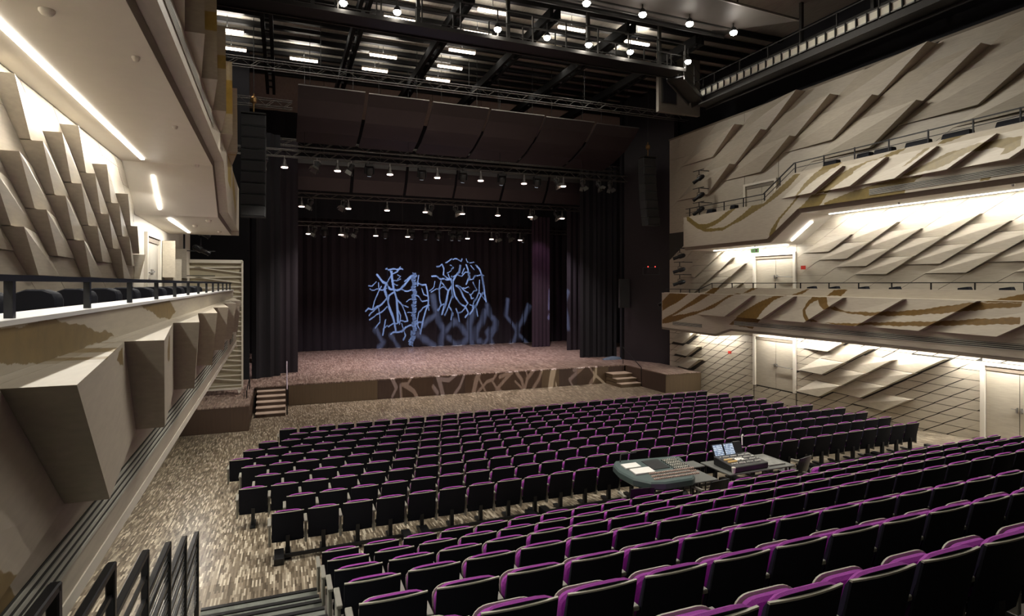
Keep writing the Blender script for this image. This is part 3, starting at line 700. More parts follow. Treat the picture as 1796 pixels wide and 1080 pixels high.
# dark speaker / monitor boxes on the right upper balcony edge and lamp tops on lower one
bx = [(1566,146.5,30,.34),(1649,108,26,.3),(1594+8,244,30,.3)]
ubx = [(1247, 365, .22), (1287, 359, .16), (1458, 286, .3), (1516, 271, .26), (1551, 259, .34), (1610, 245, .38), (1679, 228, .42), (1778, 206, .42)]
for i, (u, v, wd) in enumerate(ubx):
    y, z = on_x(u, v, XU+.35)
    zz = tz(y)
    o = MB().hexa([(XU+.22, y-wd, zz-.02), (XU+.22, y+wd, zz-.02), (XU+.5, y+wd, zz-.02), (XU+.5, y-wd, zz-.02)], [(XU+.28, y-wd*.9, zz+.22), (XU+.28, y+wd*.9, zz+.22), (XU+.5, y+wd*.9, zz+.22), (XU+.5, y-wd*.9, zz+.22)]).build('balcony_chair', m_shell, origin=(XU+.35, y, zz), bevel=.02)
    o.name = 'balcony_chair'
    tag(o, ORD[i]+' black padded seat top from the stage on the right upper balcony', 'seat', 'black seat tops on the right upper balcony')
    MB().box(XU+.3, XU+.46, y-wd*.7, y+wd*.7, 7.99 if zz > 8.5 else 6.6, zz).build('support', m_black, o)
for i, u in enumerate((1423, 1424+42, 1517, 1571+60, 1694, 1768)):
    u = (1425.5, 1466, 1516, 1571, 1630, 1694)[i] if False else (1425, 1465, 1516, 1571, 1633+61, 1768)[i]
    y, z = on_x(u, 507, XR+.7)
    o = MB().hexa([(XR+.6, y-.2, 4.3), (XR+.6, y+.2, 4.3), (XR+.85, y+.2, 4.3), (XR+.85, y-.2, 4.3)], [(XR+.62, y-.1, 4.62), (XR+.62, y+.18, 4.58), (XR+.8, y+.18, 4.58), (XR+.8, y-.1, 4.62)]).build('balcony_chair', m_shell, origin=(XR+.7, y, 4.3))
    MB().box(XR+.66, XR+.76, y-.05, y+.05, 3.7, 4.3).build('pedestal', m_black, o)
    tag(o, ORD[i]+' little black seat top from the stage behind the right lower balcony rail', 'seat', 'black seat tops on the right lower balcony')

# ------------------------------------------------------------------ stage
SY = 28.0
stg = struct(MB().box(.26, 17.75, SY+.05, 42.5, ZS, ZT-.05).build('floor_stage_base', m_stagefront3))
struct(MB().box(.2, 17.8, SY, 43, ZT-.05, ZT).build('floor_stage', m_stage))
struct(MB().box(-8, .2, 27.9, 43, ZT-.05, ZT).build('floor_stage_wing_left', m_stage))
struct(MB().box(17.8, 24, 28, 43, ZT-.05, ZT).build('floor_stage_wing_right', m_stage))
apron = thing('stage_apron', 'long stage front of brown veneer boards in mixed tones', 'stage', (9, SY, ZS))
edges = [.26, 5.0, 5.9, 8.2, 10.3, 12.1, 13.1, 14.6, 15.3, 16.2, 17.75]
tones = [m_stagefront2, m_stagefront3, m_stagefront, m_stagefront3, m_stagefront, m_stagefront2, m_stagefront, m_stagefront3, m_stagefront, m_stagefront2]
edges = [on_y(u, 690, SY)[0] for u in (507, 662, 703, 760, 815, 880, 950, 981, 1012, 1040, 1067)]+[17.75]
edges[0] = .26
tones = [m_stagefront2, m_stagefront3, m_stagefront, m_stagefront3, m_stagefront, m_stagefront, m_stagefront2, m_stagefront3, m_stagefront, m_stagefront2, m_stagefront3]
for i, (a, c) in enumerate(zip(edges, edges[1:])):
    MB().box(a+.004, c-.004, SY, SY+.045, ZS, ZT-.06).build('veneer_board', tones[i], apron)
# side platforms
pl = thing('side_platform', 'dark brown side platform left of the stage with parquet top', 'platform', (-3, 26, ZS))
MB().box(-7.5, -1.15, 23.75, 27.9, ZS, ZT-.04).build('body', m_stagefront, pl, bevel=.01)
MB().box(-7.5, -1.13, 23.73, 27.9, ZT-.04, ZT).build('deck', m_stage, pl)
pr_ = thing('side_platform', 'brown side platform right of the stage with parquet top', 'platform', (19, 26, ZS))
MB().box(17.82, 19.98, 24.3, 28, ZS, ZT-.04).build('body', m_stagefront2, pr_, bevel=.01)
MB().box(17.8, 19.98, 24.28, 28, ZT-.04, ZT).build('deck', m_stage, pr_)
MB().box(17.80, 17.82, 24.32, 27.9, ZS, ZT-.05).build('side_board', m_stagefront3, pr_)
# steps
st1 = thing('stage_steps', 'five dark wooden steps up to the stage beside the left platform', 'steps', (-.5, 27, ZS))
for i in range(5):
    MB().box(-1.0, .12, 25.9+.42*i, SY if i < 5 else SY, ZS+.157*i if i else ZS, ZS+.157*(i+1)-.03).build('riser', m_stagefront, st1)
    MB().box(-1.02, .13, 25.87+.42*i, 25.87+.42*(i+1)+.03, ZS+.157*(i+1)-.03, ZS+.157*(i+1)).build('tread', mat('pale_step_nosing', (.42, .33, .26), .5, noise=.1), st1)
struct(MB().box(-1.13, .24, 27.98, SY+.2, ZS, ZT-.02).build('trim_2', m_stagefront))
st2 = thing('stage_steps', 'three low wooden steps beside the right platform', 'steps', (16.9, 27, ZS))
for i in range(3):
    MB().box(16.55+.0*i, 17.75, 26.4+.42*i, 27.95, ZS+.2*i, ZS+.2*(i+1)-.03).build('riser', m_stagefront2, st2)
    MB().box(16.53, 17.76, 26.37+.42*i, 26.37+.42*(i+1)+(.03 if i < 2 else .35), ZS+.2*(i+1)-.03, ZS+.2*(i+1)).build('tread', MATS['pale_step_nosing'], st2)
hr = thing('stair_handrail', 'thin black handrail beside the three right stage steps', 'railing', (17.9, 26.5, ZS))
MB().tube((17.86, 28.3, ZT), (17.86, 28.3, ZT+.95), .02).tube((17.79, 26.4, ZS+.02), (17.79, 26.4, ZS+1.0), .02).build('post', m_black, hr)
MB().tube((17.86, 28.3, ZT+.95), (17.79, 26.4, ZS+1.0), .022).build('handrail', m_black, hr)
hr2 = thing('stair_handrail', 'upright pale steel rail post at the stage edge left corner', 'railing', (.2, 27.9, ZS))
MB().tube((.19, 26.1, ZS), (.19, 26.1, ZS+1.05), .025).build('post', m_black, hr2)
MB().tube((.19, 26.1, ZS+1.05), (.19, 27.9, ZT+1.05), .025).tube((.19, 27.9, ZT+.0), (.19, 27.9, ZT+1.05), .028).build('handrail', mat('pale_mauve_steel', (.5, .42, .48), .3, .4), hr2)
hr3 = thing('stair_handrail', 'short black handrail on the left platform beside the steps', 'railing', (-1.25, 26.5, ZT))
MB().tube((-1.3, 25.2, ZT), (-1.3, 25.2, ZT+.3), .02).tube((-1.3, 25.2, ZT+.3), (-1.3, 27.4, ZT+.5), .02).tube((-1.3, 27.4, ZT), (-1.3, 27.4, ZT+.5), .02).build('handrail', m_black, hr3)

def curtain(name, label, pts, z0, z1, m, waves=8, amp=.09, seed=1, grp=None, kind=None):
    rnd = random.Random(seed); P = []
    for (x0, y0), (x1, y1) in zip(pts, pts[1:]):
        L_ = math.hypot(x1-x0, y1-y0); n = max(6, int(L_*waves*2.2)); nx, ny = -(y1-y0)/L_, (x1-x0)/L_
        ph = 0
        for i in range(n+1):
            t = i/n; ph += rnd.uniform(.6, 1.6)
            a = amp*math.sin(ph*1.45)*(.5+rnd.random()*.7)
            P.append((x0+(x1-x0)*t+nx*a, y0+(y1-y0)*t+ny*a, rnd.uniform(.75, 1.1)))
    zs = [z0, z0+.15*(z1-z0), z0+.5*(z1-z0), z1]
    vs = []; fs = []; n = len(P); cx = pts
    for side in (0, 1):
        for z in zs:
            for i, (x, y, k) in enumerate(P):
                q = P[max(0, i-1)]; r = P[min(n-1, i+1)]; dx, dy = r[0]-q[0], r[1]-q[1]; l = math.hypot(dx, dy) or 1
                vs.append((x-dy/l*.015*side, y+dx/l*.015*side, z))
    R = len(zs)
    for side in (0, 1):
        o = side*R*n
        for k in range(R-1):
            for i in range(n-1): fs.append((o+k*n+i, o+k*n+i+1, o+(k+1)*n+i+1, o+(k+1)*n+i))
    o = R*n
    for k in range(R-1):
        for i in (0, n-1): fs.append((k*n+i, (k+1)*n+i, o+(k+1)*n+i, o+k*n+i))
    c = MB().add(vs, fs).build(name, m, origin=(pts[0][0], pts[0][1], z0), smooth=True)
    tag(c, label, 'curtain', grp); return c
curtain('stage_backdrop', 'wide dark plum backdrop curtain lit by branch projections at stage rear', [(-2, 41.3), (23.5, 41.6)], ZT+.01, 11, m_backdrop, 3.2, .11, 3)
curtain('stage_leg_curtain', 'black curtain framing the stage on the left beside the speakers', [(-1.3, 30.2), (-.1, 30.9)], ZT+.01, 12, m_curtain, 3.5, .09, 5)
curtain('stage_leg_curtain', 'dark pleated curtain next to the stage opening at left', [(-.3, 31.6), (.75, 31.7)], ZT+.01, 12, m_backdrop, 5, .05, 6)
curtain('stage_leg_curtain', 'black curtain framing the stage on the right with a lit pink edge', [(16.95, 31.7), (19.2, 31.2)], ZT+.01, 12, m_curtain, 5, .07, 8)
m_pinkcurt = mat('plum_velvet', (.030, .015, .027), .85, noise=.3, nscale=1)
curtain('stage_leg_curtain', 'narrow plum leg curtain near the backdrop on the right', [(16.6, 38.2), (18.0, 38.2)], ZT+.01, 9.5, m_pinkcurt, 6, .1, 9)
curtain('stage_leg_curtain', 'dark leg curtain between the plum leg and right stage edge', [(18.0, 35.5), (20.0, 35.5)], ZT+.01, 10, m_backdrop, 4, .08, 10)
curtain('stage_leg_curtain', 'far dark side leg curtain hidden behind the left stage edge', [(-1.5, 36.2), (.5, 36.2)], ZT+.01, 10, m_curtain, 4, .08, 11)
curtain('stage_border_curtain', 'black border curtain hanging above the rear stage lights', [(-2, 40.2), (23, 40.2)], 9.0, 16, m_curtain, 2, .06, 12)
o = MB().lathe((18.4, 30.3, ZT), [(.55, 0), (.5, .06), (.3, .14), (.1, .18)], 10).build('folded_cloth', mat('blue_grey_cloth', (.10, .14, .2), .8, noise=.4, nscale=8, bump=1), origin=(18.4, 30.3, ZT), smooth=True)
o.scale = (1.3, .5, 1); tag(o, 'crumpled blue grey cloth on the stage floor by the right curtain', 'cloth')
# the white lattice screens on castors at far left
ls = thing('lattice_screen', 'tall cream scenery screen with zigzag slats on castors, left platform', 'screen', (-2.4, 26.4, ZT))
X0, X1, YY_ = -3.5, -1.52, 26.3
MB().box(X0, X1, YY_+.05, YY_+.09, ZT+.25, 5.6).build('board', m_screenback, ls)
for a, c in (((X0, ZT+.2), (X0, 5.65)), ((X1, ZT+.2), (X1, 5.65))): MB().box(a[0]-.03, a[0]+.03, YY_-.03, YY_+.1, a[1], c[1]).build('upright', m_screenframe, ls)
MB().box(X0, X1, YY_-.03, YY_+.1, 5.55, 5.68).build('top_rail', m_screenframe, ls)
MB().box(X0, X1, YY_-.03, YY_+.1, ZT+.2, ZT+.28).build('bottom_rail', m_screenframe, ls)
z = ZT+.35; k = 0
while z < 5.4:
    a, c = ((X0, z+.26), (X1, z)) if k % 2 else ((X0, z), (X1, z+.04))
    MB().bar((a[0], YY_+.0, a[1]), (c[0], YY_+.0, c[1]), .035, .035).build('slat', m_screenframe, ls); z += .2; k += 1
for x in (X0+.2, X1-.12): MB().box(x-.05, x+.05, YY_-.03, YY_+.06, ZT+.1, ZT+.22).tube((x-.02, YY_, ZT+.06), (x+.02, YY_, ZT+.06), .06, n=12).build('castor', m_white, ls)

# ------------------------------------------------------------------ projected light patterns (slide projectors)
def slide_light(name, loc, target, power, polys, W=1024, fov=60, color=(.45, .68, 1), r=.0, blur=0):
    """polys: list of (list of world points, width in metres). Drawn on the slide as seen from the lamp."""
    loc = Vector(loc); d = (Vector(target)-loc).normalized(); q = d.to_track_quat('-Z', 'Y'); R = q.to_matrix().transposed()
    T = math.tan(math.radians(fov/2)); g = np.zeros((W, W), np.float32)
    yy, xx = np.mgrid[0:W, 0:W]
    for pts, wid in polys:
        pp = []
        for p in pts:
            l = R @ (Vector(p)-loc); pp.append(((l.x/-l.z/T*.5+.5)*W, (l.y/-l.z/T*.5+.5)*W, wid/(-l.z)/T*.5*W/2))
        for (x0, y0, w0), (x1, y1, w1) in zip(pp, pp[1:]):
            a0, a1 = int(max(0, min(x0, x1)-w0-3)), int(min(W, max(x0, x1)+w0+4)); b0, b1 = int(max(0, min(y0, y1)-w0-3)), int(min(W, max(y0, y1)+w0+4))
            if a1 <= a0 or b1 <= b0: continue
            X_, Y_ = xx[b0:b1, a0:a1], yy[b0:b1, a0:a1]; dx, dy = x1-x0, y1-y0; L2 = dx*dx+dy*dy+1e-6
            t = np.clip(((X_-x0)*dx+(Y_-y0)*dy)/L2, 0, 1); dist = np.hypot(X_-x0-t*dx, Y_-y0-t*dy)
            g[b0:b1, a0:a1] = np.maximum(g[b0:b1, a0:a1], np.clip((w0-dist)/(1.5+blur*w0)+.5, 0, 1))
    im = bpy.data.images.new(name+'_slide', W, W); im.colorspace_settings.name = 'Non-Color'
    a = np.ones((W, W, 4), np.float32); a[..., :3] = g[..., None]; im.pixels.foreach_set(a.ravel()); im.pack()
    o = spot(name, loc, target, power, fov*1.35, .1, r, color); l = o.data; l.use_nodes = True
    nt = l.node_tree; N = nt.nodes; L = nt.links; em = N['Emission']
    tc = N.new('ShaderNodeTexCoord'); sp = N.new('ShaderNodeSeparateXYZ'); L.new(tc.outputs['Normal'], sp.inputs[0])
    cb = N.new('ShaderNodeCombineXYZ')
    for i, ax in enumerate('XY'):
        dv = N.new('ShaderNodeMath'); dv.operation = 'DIVIDE'; L.new(sp.outputs[ax], dv.inputs[0]); L.new(sp.outputs['Z'], dv.inputs[1])
        ml = N.new('ShaderNodeMath'); ml.operation = 'MULTIPLY_ADD'; L.new(dv.outputs[0], ml.inputs[0]); ml.inputs[1].default_value = -.5/T; ml.inputs[2].default_value = .5
        L.new(ml.outputs[0], cb.inputs[i])
    t = N.new('ShaderNodeTexImage'); t.image = im; t.extension = 'CLIP'; L.new(cb.outputs[0], t.inputs['Vector'])
    L.new(t.outputs['Color'], em.inputs['Strength']); return o
cz = lambda pts, y=41.3: [(on_y(620+x/5.686, 430+v/5.686, y)[0], y, on_y(620+x/5.686, 430+v/5.686, y)[1]) for x, v in pts]
tree = [
 ([(235,295),(300,360),(330,380),(310,430),(345,560),(370,640),(400,730),(425,850)], .2), ([(380,260),(385,330),(400,430),(430,520),(440,640),(445,750)], .2),
 ([(395,470),(355,490),(345,550)], .16), ([(330,380),(370,430),(400,440),(470,435),(520,370),(595,290)], .17), ([(600,285),(560,310),(510,350)], .09), ([(470,435),(550,450),(600,435)], .12),
 ([(325,235),(380,235),(440,232),(490,235)], .14), ([(440,255),(380,290),(355,330),(330,380)], .09), ([(370,250),(385,300)], .1), ([(465,215),(440,250),(400,280)], .1),
 ([(150,405),(190,395),(225,365)], .09), ([(165,430),(210,440),(240,435)], .08), ([(250,375),(255,450),(215,540),(195,620)], .1), ([(280,400),(260,440),(330,430)], .1),
 ([(125,650),(150,630),(200,625),(260,600),(310,550),(350,510)], .14), ([(160,740),(190,710),(250,680),(300,640),(340,610)], .11), ([(155,700),(180,660),(240,620)], .1), ([(250,620),(265,700),(265,760),(220,820)], .09),
 ([(295,880),(320,740)], .13), ([(300,820),(360,790),(420,770),(480,750),(540,740)], .11), ([(375,875),(430,850),(480,860),(520,800),(600,790),(680,750)], .14), ([(480,780),(500,830),(520,880),(495,935)], .11),
 ([(430,520),(480,590),(510,640),(530,700),(540,745)], .12), ([(480,590),(520,590),(545,610)], .08), ([(530,550),(560,535),(620,530)], .08), ([(540,660),(580,670),(600,690)], .07),
 ([(640,380),(720,385),(735,450),(745,520),(745,580),(720,640),(690,740),(665,870)], .14), ([(650,300),(640,360),(640,400)], .1), ([(600,480),(640,500),(680,545),(745,545)], .11), ([(680,420),(700,480),(745,505)], .09),
 ([(740,590),(690,610),(650,670),(635,740),(640,800),(665,850)], .1), ([(750,640),(745,590),(760,585)], .08), ([(450,640),(470,700),(460,780)], .09), ([(440,330),(470,310),(440,285)], .06), ([(400,350),(470,335)], .07), ([(395,380),(440,390)], .08),
 # right crown
 ([(915,165),(960,140),(1010,125),(1065,150),(1075,125)], .11), ([(1120,130),(1130,165),(1200,165)], .07), ([(830,210),(880,185),(900,230),(895,290),(940,320),(980,350)], .12), ([(780,300),(830,305),(870,330),(970,330)], .15),
 ([(1060,190),(1050,260),(1000,320),(975,360)], .15), ([(960,190),(990,210),(970,250),(930,265)], .07), ([(975,310),(1010,290),(1070,295),(1110,260),(1150,265)], .1), ([(1120,190),(1140,240),(1150,320),(1120,380)], .14),
 ([(1215,190),(1250,230),(1275,290),(1290,400),(1300,480),(1315,550)], .15), ([(1100,220),(1075,270)], .09), ([(1160,190),(1200,240)], .08), ([(1150,330),(1190,330),(1210,290),(1290,290)], .1), ([(1185,360),(1220,430),(1190,460),(1165,480)], .09),
 ([(985,350),(985,400),(940,440),(925,520),(915,570),(880,680)], .17), ([(970,330),(990,420),(1010,500),(1050,560),(1110,600),(1140,660)], .15), ([(975,420),(985,500),(945,590),(985,660),(970,735)], .12), ([(1020,395),(1060,430),(1090,500),(1135,570)], .16), ([(1035,395),(1110,420),(1145,410)], .1),
 ([(1060,400),(1110,450),(1160,480),(1170,520),(1190,520)], .11), ([(870,350),(850,420),(855,520),(870,580),(840,640)], .13), ([(910,575),(860,600),(835,640)], .1), ([(940,600),(905,690)], .09), ([(770,455),(830,430),(890,410),(930,430)], .09), ([(810,355),(800,410),(755,445)], .07),
 ([(1290,460),(1240,530),(1210,590),(1180,640),(1110,705)], .15), ([(1240,460),(1200,550),(1180,610)], .1), ([(1250,340),(1245,460),(1310,540)], .1), ([(1020,625),(1040,680),(1050,745)], .12), ([(1045,665),(1100,620),(1130,580)], .1), ([(1150,575),(1215,610),(1230,690)], .09), ([(880,370),(930,430)], .12), ([(940,280),(960,330)], .1)]
polys = [(cz(p), w_*.72) for p, w_ in tree]
rn = random.Random(4)
for i in range(58):          # the ribbed trunk
    v = 270+i*12.6; xx_ = 605+6*math.sin(i*.9) - (i > 45)*(i-45)*3
    polys.append((cz([(xx_-14-rn.random()*10, v), (xx_+12+rn.random()*10, v+rn.uniform(-4, 4))]), .055))
PJ = (6.5, 29.6, 9.9)
slide_light('tree_projection', PJ, (10, 41.3, 5), 130000, polys, 1536, 62, (.36, .62, 1))
faint = [([(790,500),(810,600),(830,660),(850,760),(900,830),(870,930),(870,1010)], .45), ([(700,780),(760,720),(830,680)], .35), ([(640,880),(700,920),(760,960),(810,1010)], .45), ([(1000,740),(1070,800),(1120,870),(1180,960)], .45),
 ([(1330,590),(1350,680),(1410,740),(1400,800),(1330,860),(1380,990)], .4), ([(1310,640),(1280,740),(1220,830),(1210,920),(1290,960)], .4), ([(1200,640),(1150,780),(1160,900),(1080,960),(1010,1010)], .45), ([(900,850),(960,790),(1000,760)], .35),
 ([(220,830),(260,900),(300,960),(250,1020)], .35), ([(370,880),(420,960),(450,1010)], .3), ([(940,900),(1000,960),(1060,1010)], .35), ([(1520,520),(1510,690),(1592,800)], .2), ([(1420,760),(1410,830),(1300,960)], .25)]
fp = [(cz(p), w_*.8) for p, w_ in faint]
ct = lambda pts, y: [(on_y(860+x/5.144, 430+v/5.144, y)[0], y, on_y(860+x/5.144, 430+v/5.144, y)[1]) for x, v in pts]
fp += [(ct([(150,480),(130,620),(200,710),(240,780),(330,880)], 41.3), .22), (ct([(335,530),(290,650),(240,720),(225,800),(180,890)], 41.3), .25), (ct([(435,490),(435,690),(400,790)], 41.3), .22),
       (ct([(690,410),(640,500),(680,640),(690,740)], 35.5), .25), (ct([(530,400),(520,560)], 38), .2), (ct([(510,640),(570,580)], 38), .2),
       (ct([(810,550),(820,700),(870,800),(870,880),(820,980)], 31.6), .22), (ct([(800,810),(860,760),(950,735)], 31.6), .15), (ct([(860,860),(940,945)], 31.6), .2), (ct([(1000,670),(1090,635)], 31.3), .14), (ct([(1110,680),(1040,760),(1055,870)], 31.3), .16)]
slide_light('branch_projection', (7.5, 29.6, 9.9), (11, 41.3, 2.5), 30000, fp, 1024, 80, (.42, .6, .9), blur=.9)
sf = lambda pts: [(on_y(620+x/3.592, 600+v/3.592, SY)[0], SY, on_y(620+x/3.592, 600+v/3.592, SY)[1]) for x, v in pts]
front = [([(240,225),(270,290),(245,340)], .2), ([(370,215),(340,265),(295,270),(300,350)], .18), ([(320,270),(380,310),(400,350)], .2), ([(530,215),(550,280),(565,345)], .3), ([(500,280),(530,320)], .2), ([(545,235),(600,240),(650,200)], .2), ([(700,200),(670,280),(635,330)], .18),
 ([(790,195),(770,250),(755,325)], .36), ([(780,320),(840,250),(880,235),(905,190)], .16), ([(790,230),(830,310)], .14), ([(920,220),(1000,190),(970,220),(930,265),(900,300)], .18), ([(870,240),(900,290),(930,310)], .16), ([(1020,180),(1060,240),(1075,300)], .26), ([(1140,170),(1095,230),(1080,290)], .2), ([(1020,250),(1060,290)], .14),
 ([(1190,165),(1170,230),(1130,295)], .18), ([(1085,180),(1095,210)], .14), ([(1265,155),(1250,220),(1240,290)], .42), ([(1275,260),(1280,290)], .14), ([(1450,155),(1400,200),(1360,240),(1385,285)], .18), ([(1385,180),(1440,165)], .14), ([(1480,150),(1520,205),(1580,260)], .2), ([(1530,150),(1525,210),(1490,265)], .18)]
slide_light('front_projection', (9, 20.3, 13.0), (9.5, 28, -.2), 36000, [(sf(p), w_*.55) for p, w_ in front], 2048, 70, (.85, .88, .95), blur=.15)

# ------------------------------------------------------------------ reflector boards above the stage mouth
gaps = [523, 641, 647, 753, 760, 858, 862, 955, 958, 1043, 1047, 1121]
for i in range(6):
    x0 = on_y(gaps[2*i], 180, 27)[0]; x1 = on_y(gaps[2*i+1], 180, 27)[0]
    zt0 = 13.35-.04*i
    prof = [(27.0, zt0), (27.5, zt0-.42), (28.4, zt0-.95), (29.6, zt0-1.35), (30.9, zt0-1.6)]
    m = MB(); ring = [(y, z) for y, z in prof]+[(y+.03, z+.06) for y, z in reversed(prof)]
    m.hexa([(x0, y, z) for y, z in ring], [(x1, y, z) for y, z in ring])
    t = thing('reflector_panel', ORD[i]+' curved dark plum reflector from left in the front row', 'reflector', ((x0+x1)/2, 28, zt0), 'front reflectors above the stage')
    m.build('board', m_reflector, t)
    MB().bar((x0, 27, zt0+.02), (x1, 27, zt0+.02), .04).build('edge_bar', m_steel, t)
    for x in (x0+.5, x1-.5): MB().tube((x, 27.4, zt0-.2), (x, 27.4, 16), .012, n=5).build('hanging_cable', m_darkgrey, t)
gap2 = [519, 616, 622, 712, 717, 800, 804, 884, 888, 961, 965, 1029]
for i in range(6):
    x0 = on_y(gap2[2*i], 300, 33)[0]; x1 = on_y(gap2[2*i+1], 300, 33)[0]
    t = thing('reflector_panel', ORD[i]+' charcoal reflector from left in the row behind the lamps', 'reflector', ((x0+x1)/2, 33, 10), 'rear reflectors above the stage')
    r = [(33.0, 11.5), (33.1, 11.1), (33.35, 10.5), (33.9, 9.85), (33.95, 9.88), (33.4, 10.55), (33.15, 11.12), (33.05, 11.5)]
    MB().hexa([(x0, y, z) for y, z in r], [(x1, y, z) for y, z in r]).build('board', m_reflector, t)
    MB().box(x0, x1, 32.96, 33.0, 11.12, 11.5).build('edge_board', m_reflector2, t)
    MB().tube(((x0+x1)/2, 33.05, 11.4), ((x0+x1)/2, 33.05, 16), .012, n=5).build('hanging_cable', m_darkgrey, t)

# ------------------------------------------------------------------ trusses and lamps
def truss(label, x0, x1, y, z, h=.3, pitch=.35, r=.022, wires=()):
    t = thing('lighting_truss', label, 'truss', ((x0+x1)/2, y, z))
    for dy, dz in ((0, 0), (.28, 0), (0, h), (.28, h)): MB().tube((x0, y+dy, z+dz), (x1, y+dy, z+dz), r, n=6).build('chord', m_steelcool, t)
    m = MB(); n = int((x1-x0)/pitch)
    for i in range(n):
        a, c = x0+i*pitch, x0+(i+1)*pitch; zz = (z, z+h) if i % 2 else (z+h, z)
        m.tube((a, y, zz[0]), (c, y, zz[1]), .011, n=4); 
        if i % 2: m.tube((a, y+.28, zz[0]), (c, y+.28, zz[1]), .011, n=4); m.tube((a, y, z+h), (a, y+.28, z+h), .01, n=4)
    m.build('lacing', m_steelcool, t, kind='stuff')
    for x in wires: MB().tube((x, y+.14, z+h), (x, y+.14, 16), .012, n=5).build('hanging_cable', m_darkgrey, t)
    return t
m_steelcool = mat('dull_aluminium', (.13, .125, .115), .4, .6, noise=.1, nscale=20)
truss('long aluminium truss in front of the front reflectors', -3.3, 20.2, 25.6, 13.45, .32, .42, wires=(1.5, 8, 14))
truss('upper lamp truss just below the front reflectors', -2.5, 19.0, 29.6, 10.75, .32, .42, wires=(1, 6, 11, 16))
truss('dark truss behind the upper lamp truss', -2.5, 19.5, 31.0, 11.6, .3, .5, wires=(3, 13))
truss('middle lamp truss over the stage', -1, 18.5, 34.5, 9.55, .25, .5, wires=(2, 6.5, 9, 14))
truss('rear lamp truss over the stage', -1, 20, 39.0, 8.4, .25, .5, wires=(2, 7.5, 12, 16))
truss('short truss end by the left speaker tower', -4.5, .4, 26.6, 12.2, .3, .35, wires=(-3,))
def lamp_down(x, y, z, label, grp, lit=True):
    t = thing('stage_downlight', label, 'stage lamp', (x, y, z), grp)
    for n_, me in (('clamp', LD[0]), ('housing', LD[1]), ('lens', LD[2] if lit else LD[3])):
        c = bpy.data.objects.new(n_, me); COL.objects.link(c); c.parent = t
LD = [MB().box(-.03, .03, -.03, .03, -.12, .02).build('clamp', m_steel, mesh_only=True),
      MB().lathe((0, 0, 0), [(.05, -.12), (.07, -.2), (.075, -.32), (.17, -.46), (.175, -.5)], 12).build('housing', mat('grey_lamp_housing', (.16, .15, .14), .4, .4), mesh_only=True, smooth=True),
      MB().lathe((0, 0, 0), [(.15, -.495), (.15, -.53), (.1, -.545)], 12).build('lens', m_downlamp, mesh_only=True),
      MB().lathe((0, 0, 0), [(.15, -.495), (.15, -.515)], 12).build('lens', m_darkgrey, mesh_only=True)]
def lamp_par(x, y, z, rx, ry_, label, grp):
    t = thing('stage_spotlight', label, 'stage lamp', (x, y, z), grp)
    for n_, me in (('yoke', LPm[0]), ('housing', LPm[1]), ('barn_doors', LPm[2])):
        c = bpy.data.objects.new(n_, me); COL.objects.link(c); c.parent = t
        if n_ != 'yoke': c.rotation_euler = (rx, ry_, 0); c.location = (0, 0, -.3)
LPm = [MB().bar((-.14, 0, -.3), (-.14, 0, -.08), .02).bar((.14, 0, -.3), (.14, 0, -.08), .02).bar((-.14, 0, -.08), (.14, 0, -.08), .02).tube((0, 0, -.08), (0, 0, .03), .02).build('yoke', m_steel, mesh_only=True),
       MB().lathe((0, 0, 0), [(.06, .2), (.11, .16), (.12, -.12), (.13, -.16)], 12).build('housing', m_darkgrey, mesh_only=True, smooth=True),
       MB().hexa([(-.13, -.13, -.16), (.13, -.13, -.16), (.16, -.24, -.34), (-.16, -.24, -.34)], [(-.13, -.12, -.16), (.13, -.12, -.16), (.16, -.23, -.34), (-.16, -.23, -.34)]).hexa([(-.13, .13, -.16), (.13, .13, -.16), (.16, .24, -.34), (-.16, .24, -.34)], [(-.13, .12, -.16), (.13, .12, -.16), (.16, .23, -.34), (-.16, .23, -.34)])
       .hexa([(-.13, -.13, -.16), (-.13, .13, -.16), (-.24, .16, -.34), (-.24, -.16, -.34)], [(-.12, -.13, -.16), (-.12, .13, -.16), (-.23, .16, -.34), (-.23, -.16, -.34)]).hexa([(.13, -.13, -.16), (.13, .13, -.16), (.24, .16, -.34), (.24, -.16, -.34)], [(.12, -.13, -.16), (.12, .13, -.16), (.23, .16, -.34), (.23, -.16, -.34)]).build('barn_doors', mat('grey_barn_door', (.2, .2, .18), .4, .5), mesh_only=True)]
def lamp_mover(x, y, z, rx, label, grp):
    t = thing('moving_head_light', label, 'stage lamp', (x, y, z), grp)
    for n_, me in (('base', LM[0]), ('yoke', LM[1]), ('head', LM[2]), ('lens', LM[3])):
        c = bpy.data.objects.new(n_, me); COL.objects.link(c); c.parent = t
        if n_ in ('head', 'lens'): c.rotation_euler = (rx, 0, 0); c.location = (0, 0, -.42)
LM = [MB().box(-.2, .2, -.14, .14, -.2, -.06).tube((0, 0, -.06), (0, 0, .04), .03).build('base', m_darkgrey, mesh_only=True, bevel=.02),
      MB().box(-.24, -.18, -.06, .06, -.55, -.2).box(.18, .24, -.06, .06, -.55, -.2).box(-.24, .24, -.06, .06, -.24, -.2).build('yoke', m_black, mesh_only=True, bevel=.01),
      MB().lathe((0, 0, 0), [(.1, .17), (.16, .1), (.17, -.1), (.13, -.2), (.12, -.24)], 14).build('head', m_darkgrey, mesh_only=True, smooth=True),
      MB().lathe((0, 0, 0), [(.1, -.235), (.1, -.25)], 14).build('lens', m_lens, mesh_only=True)]
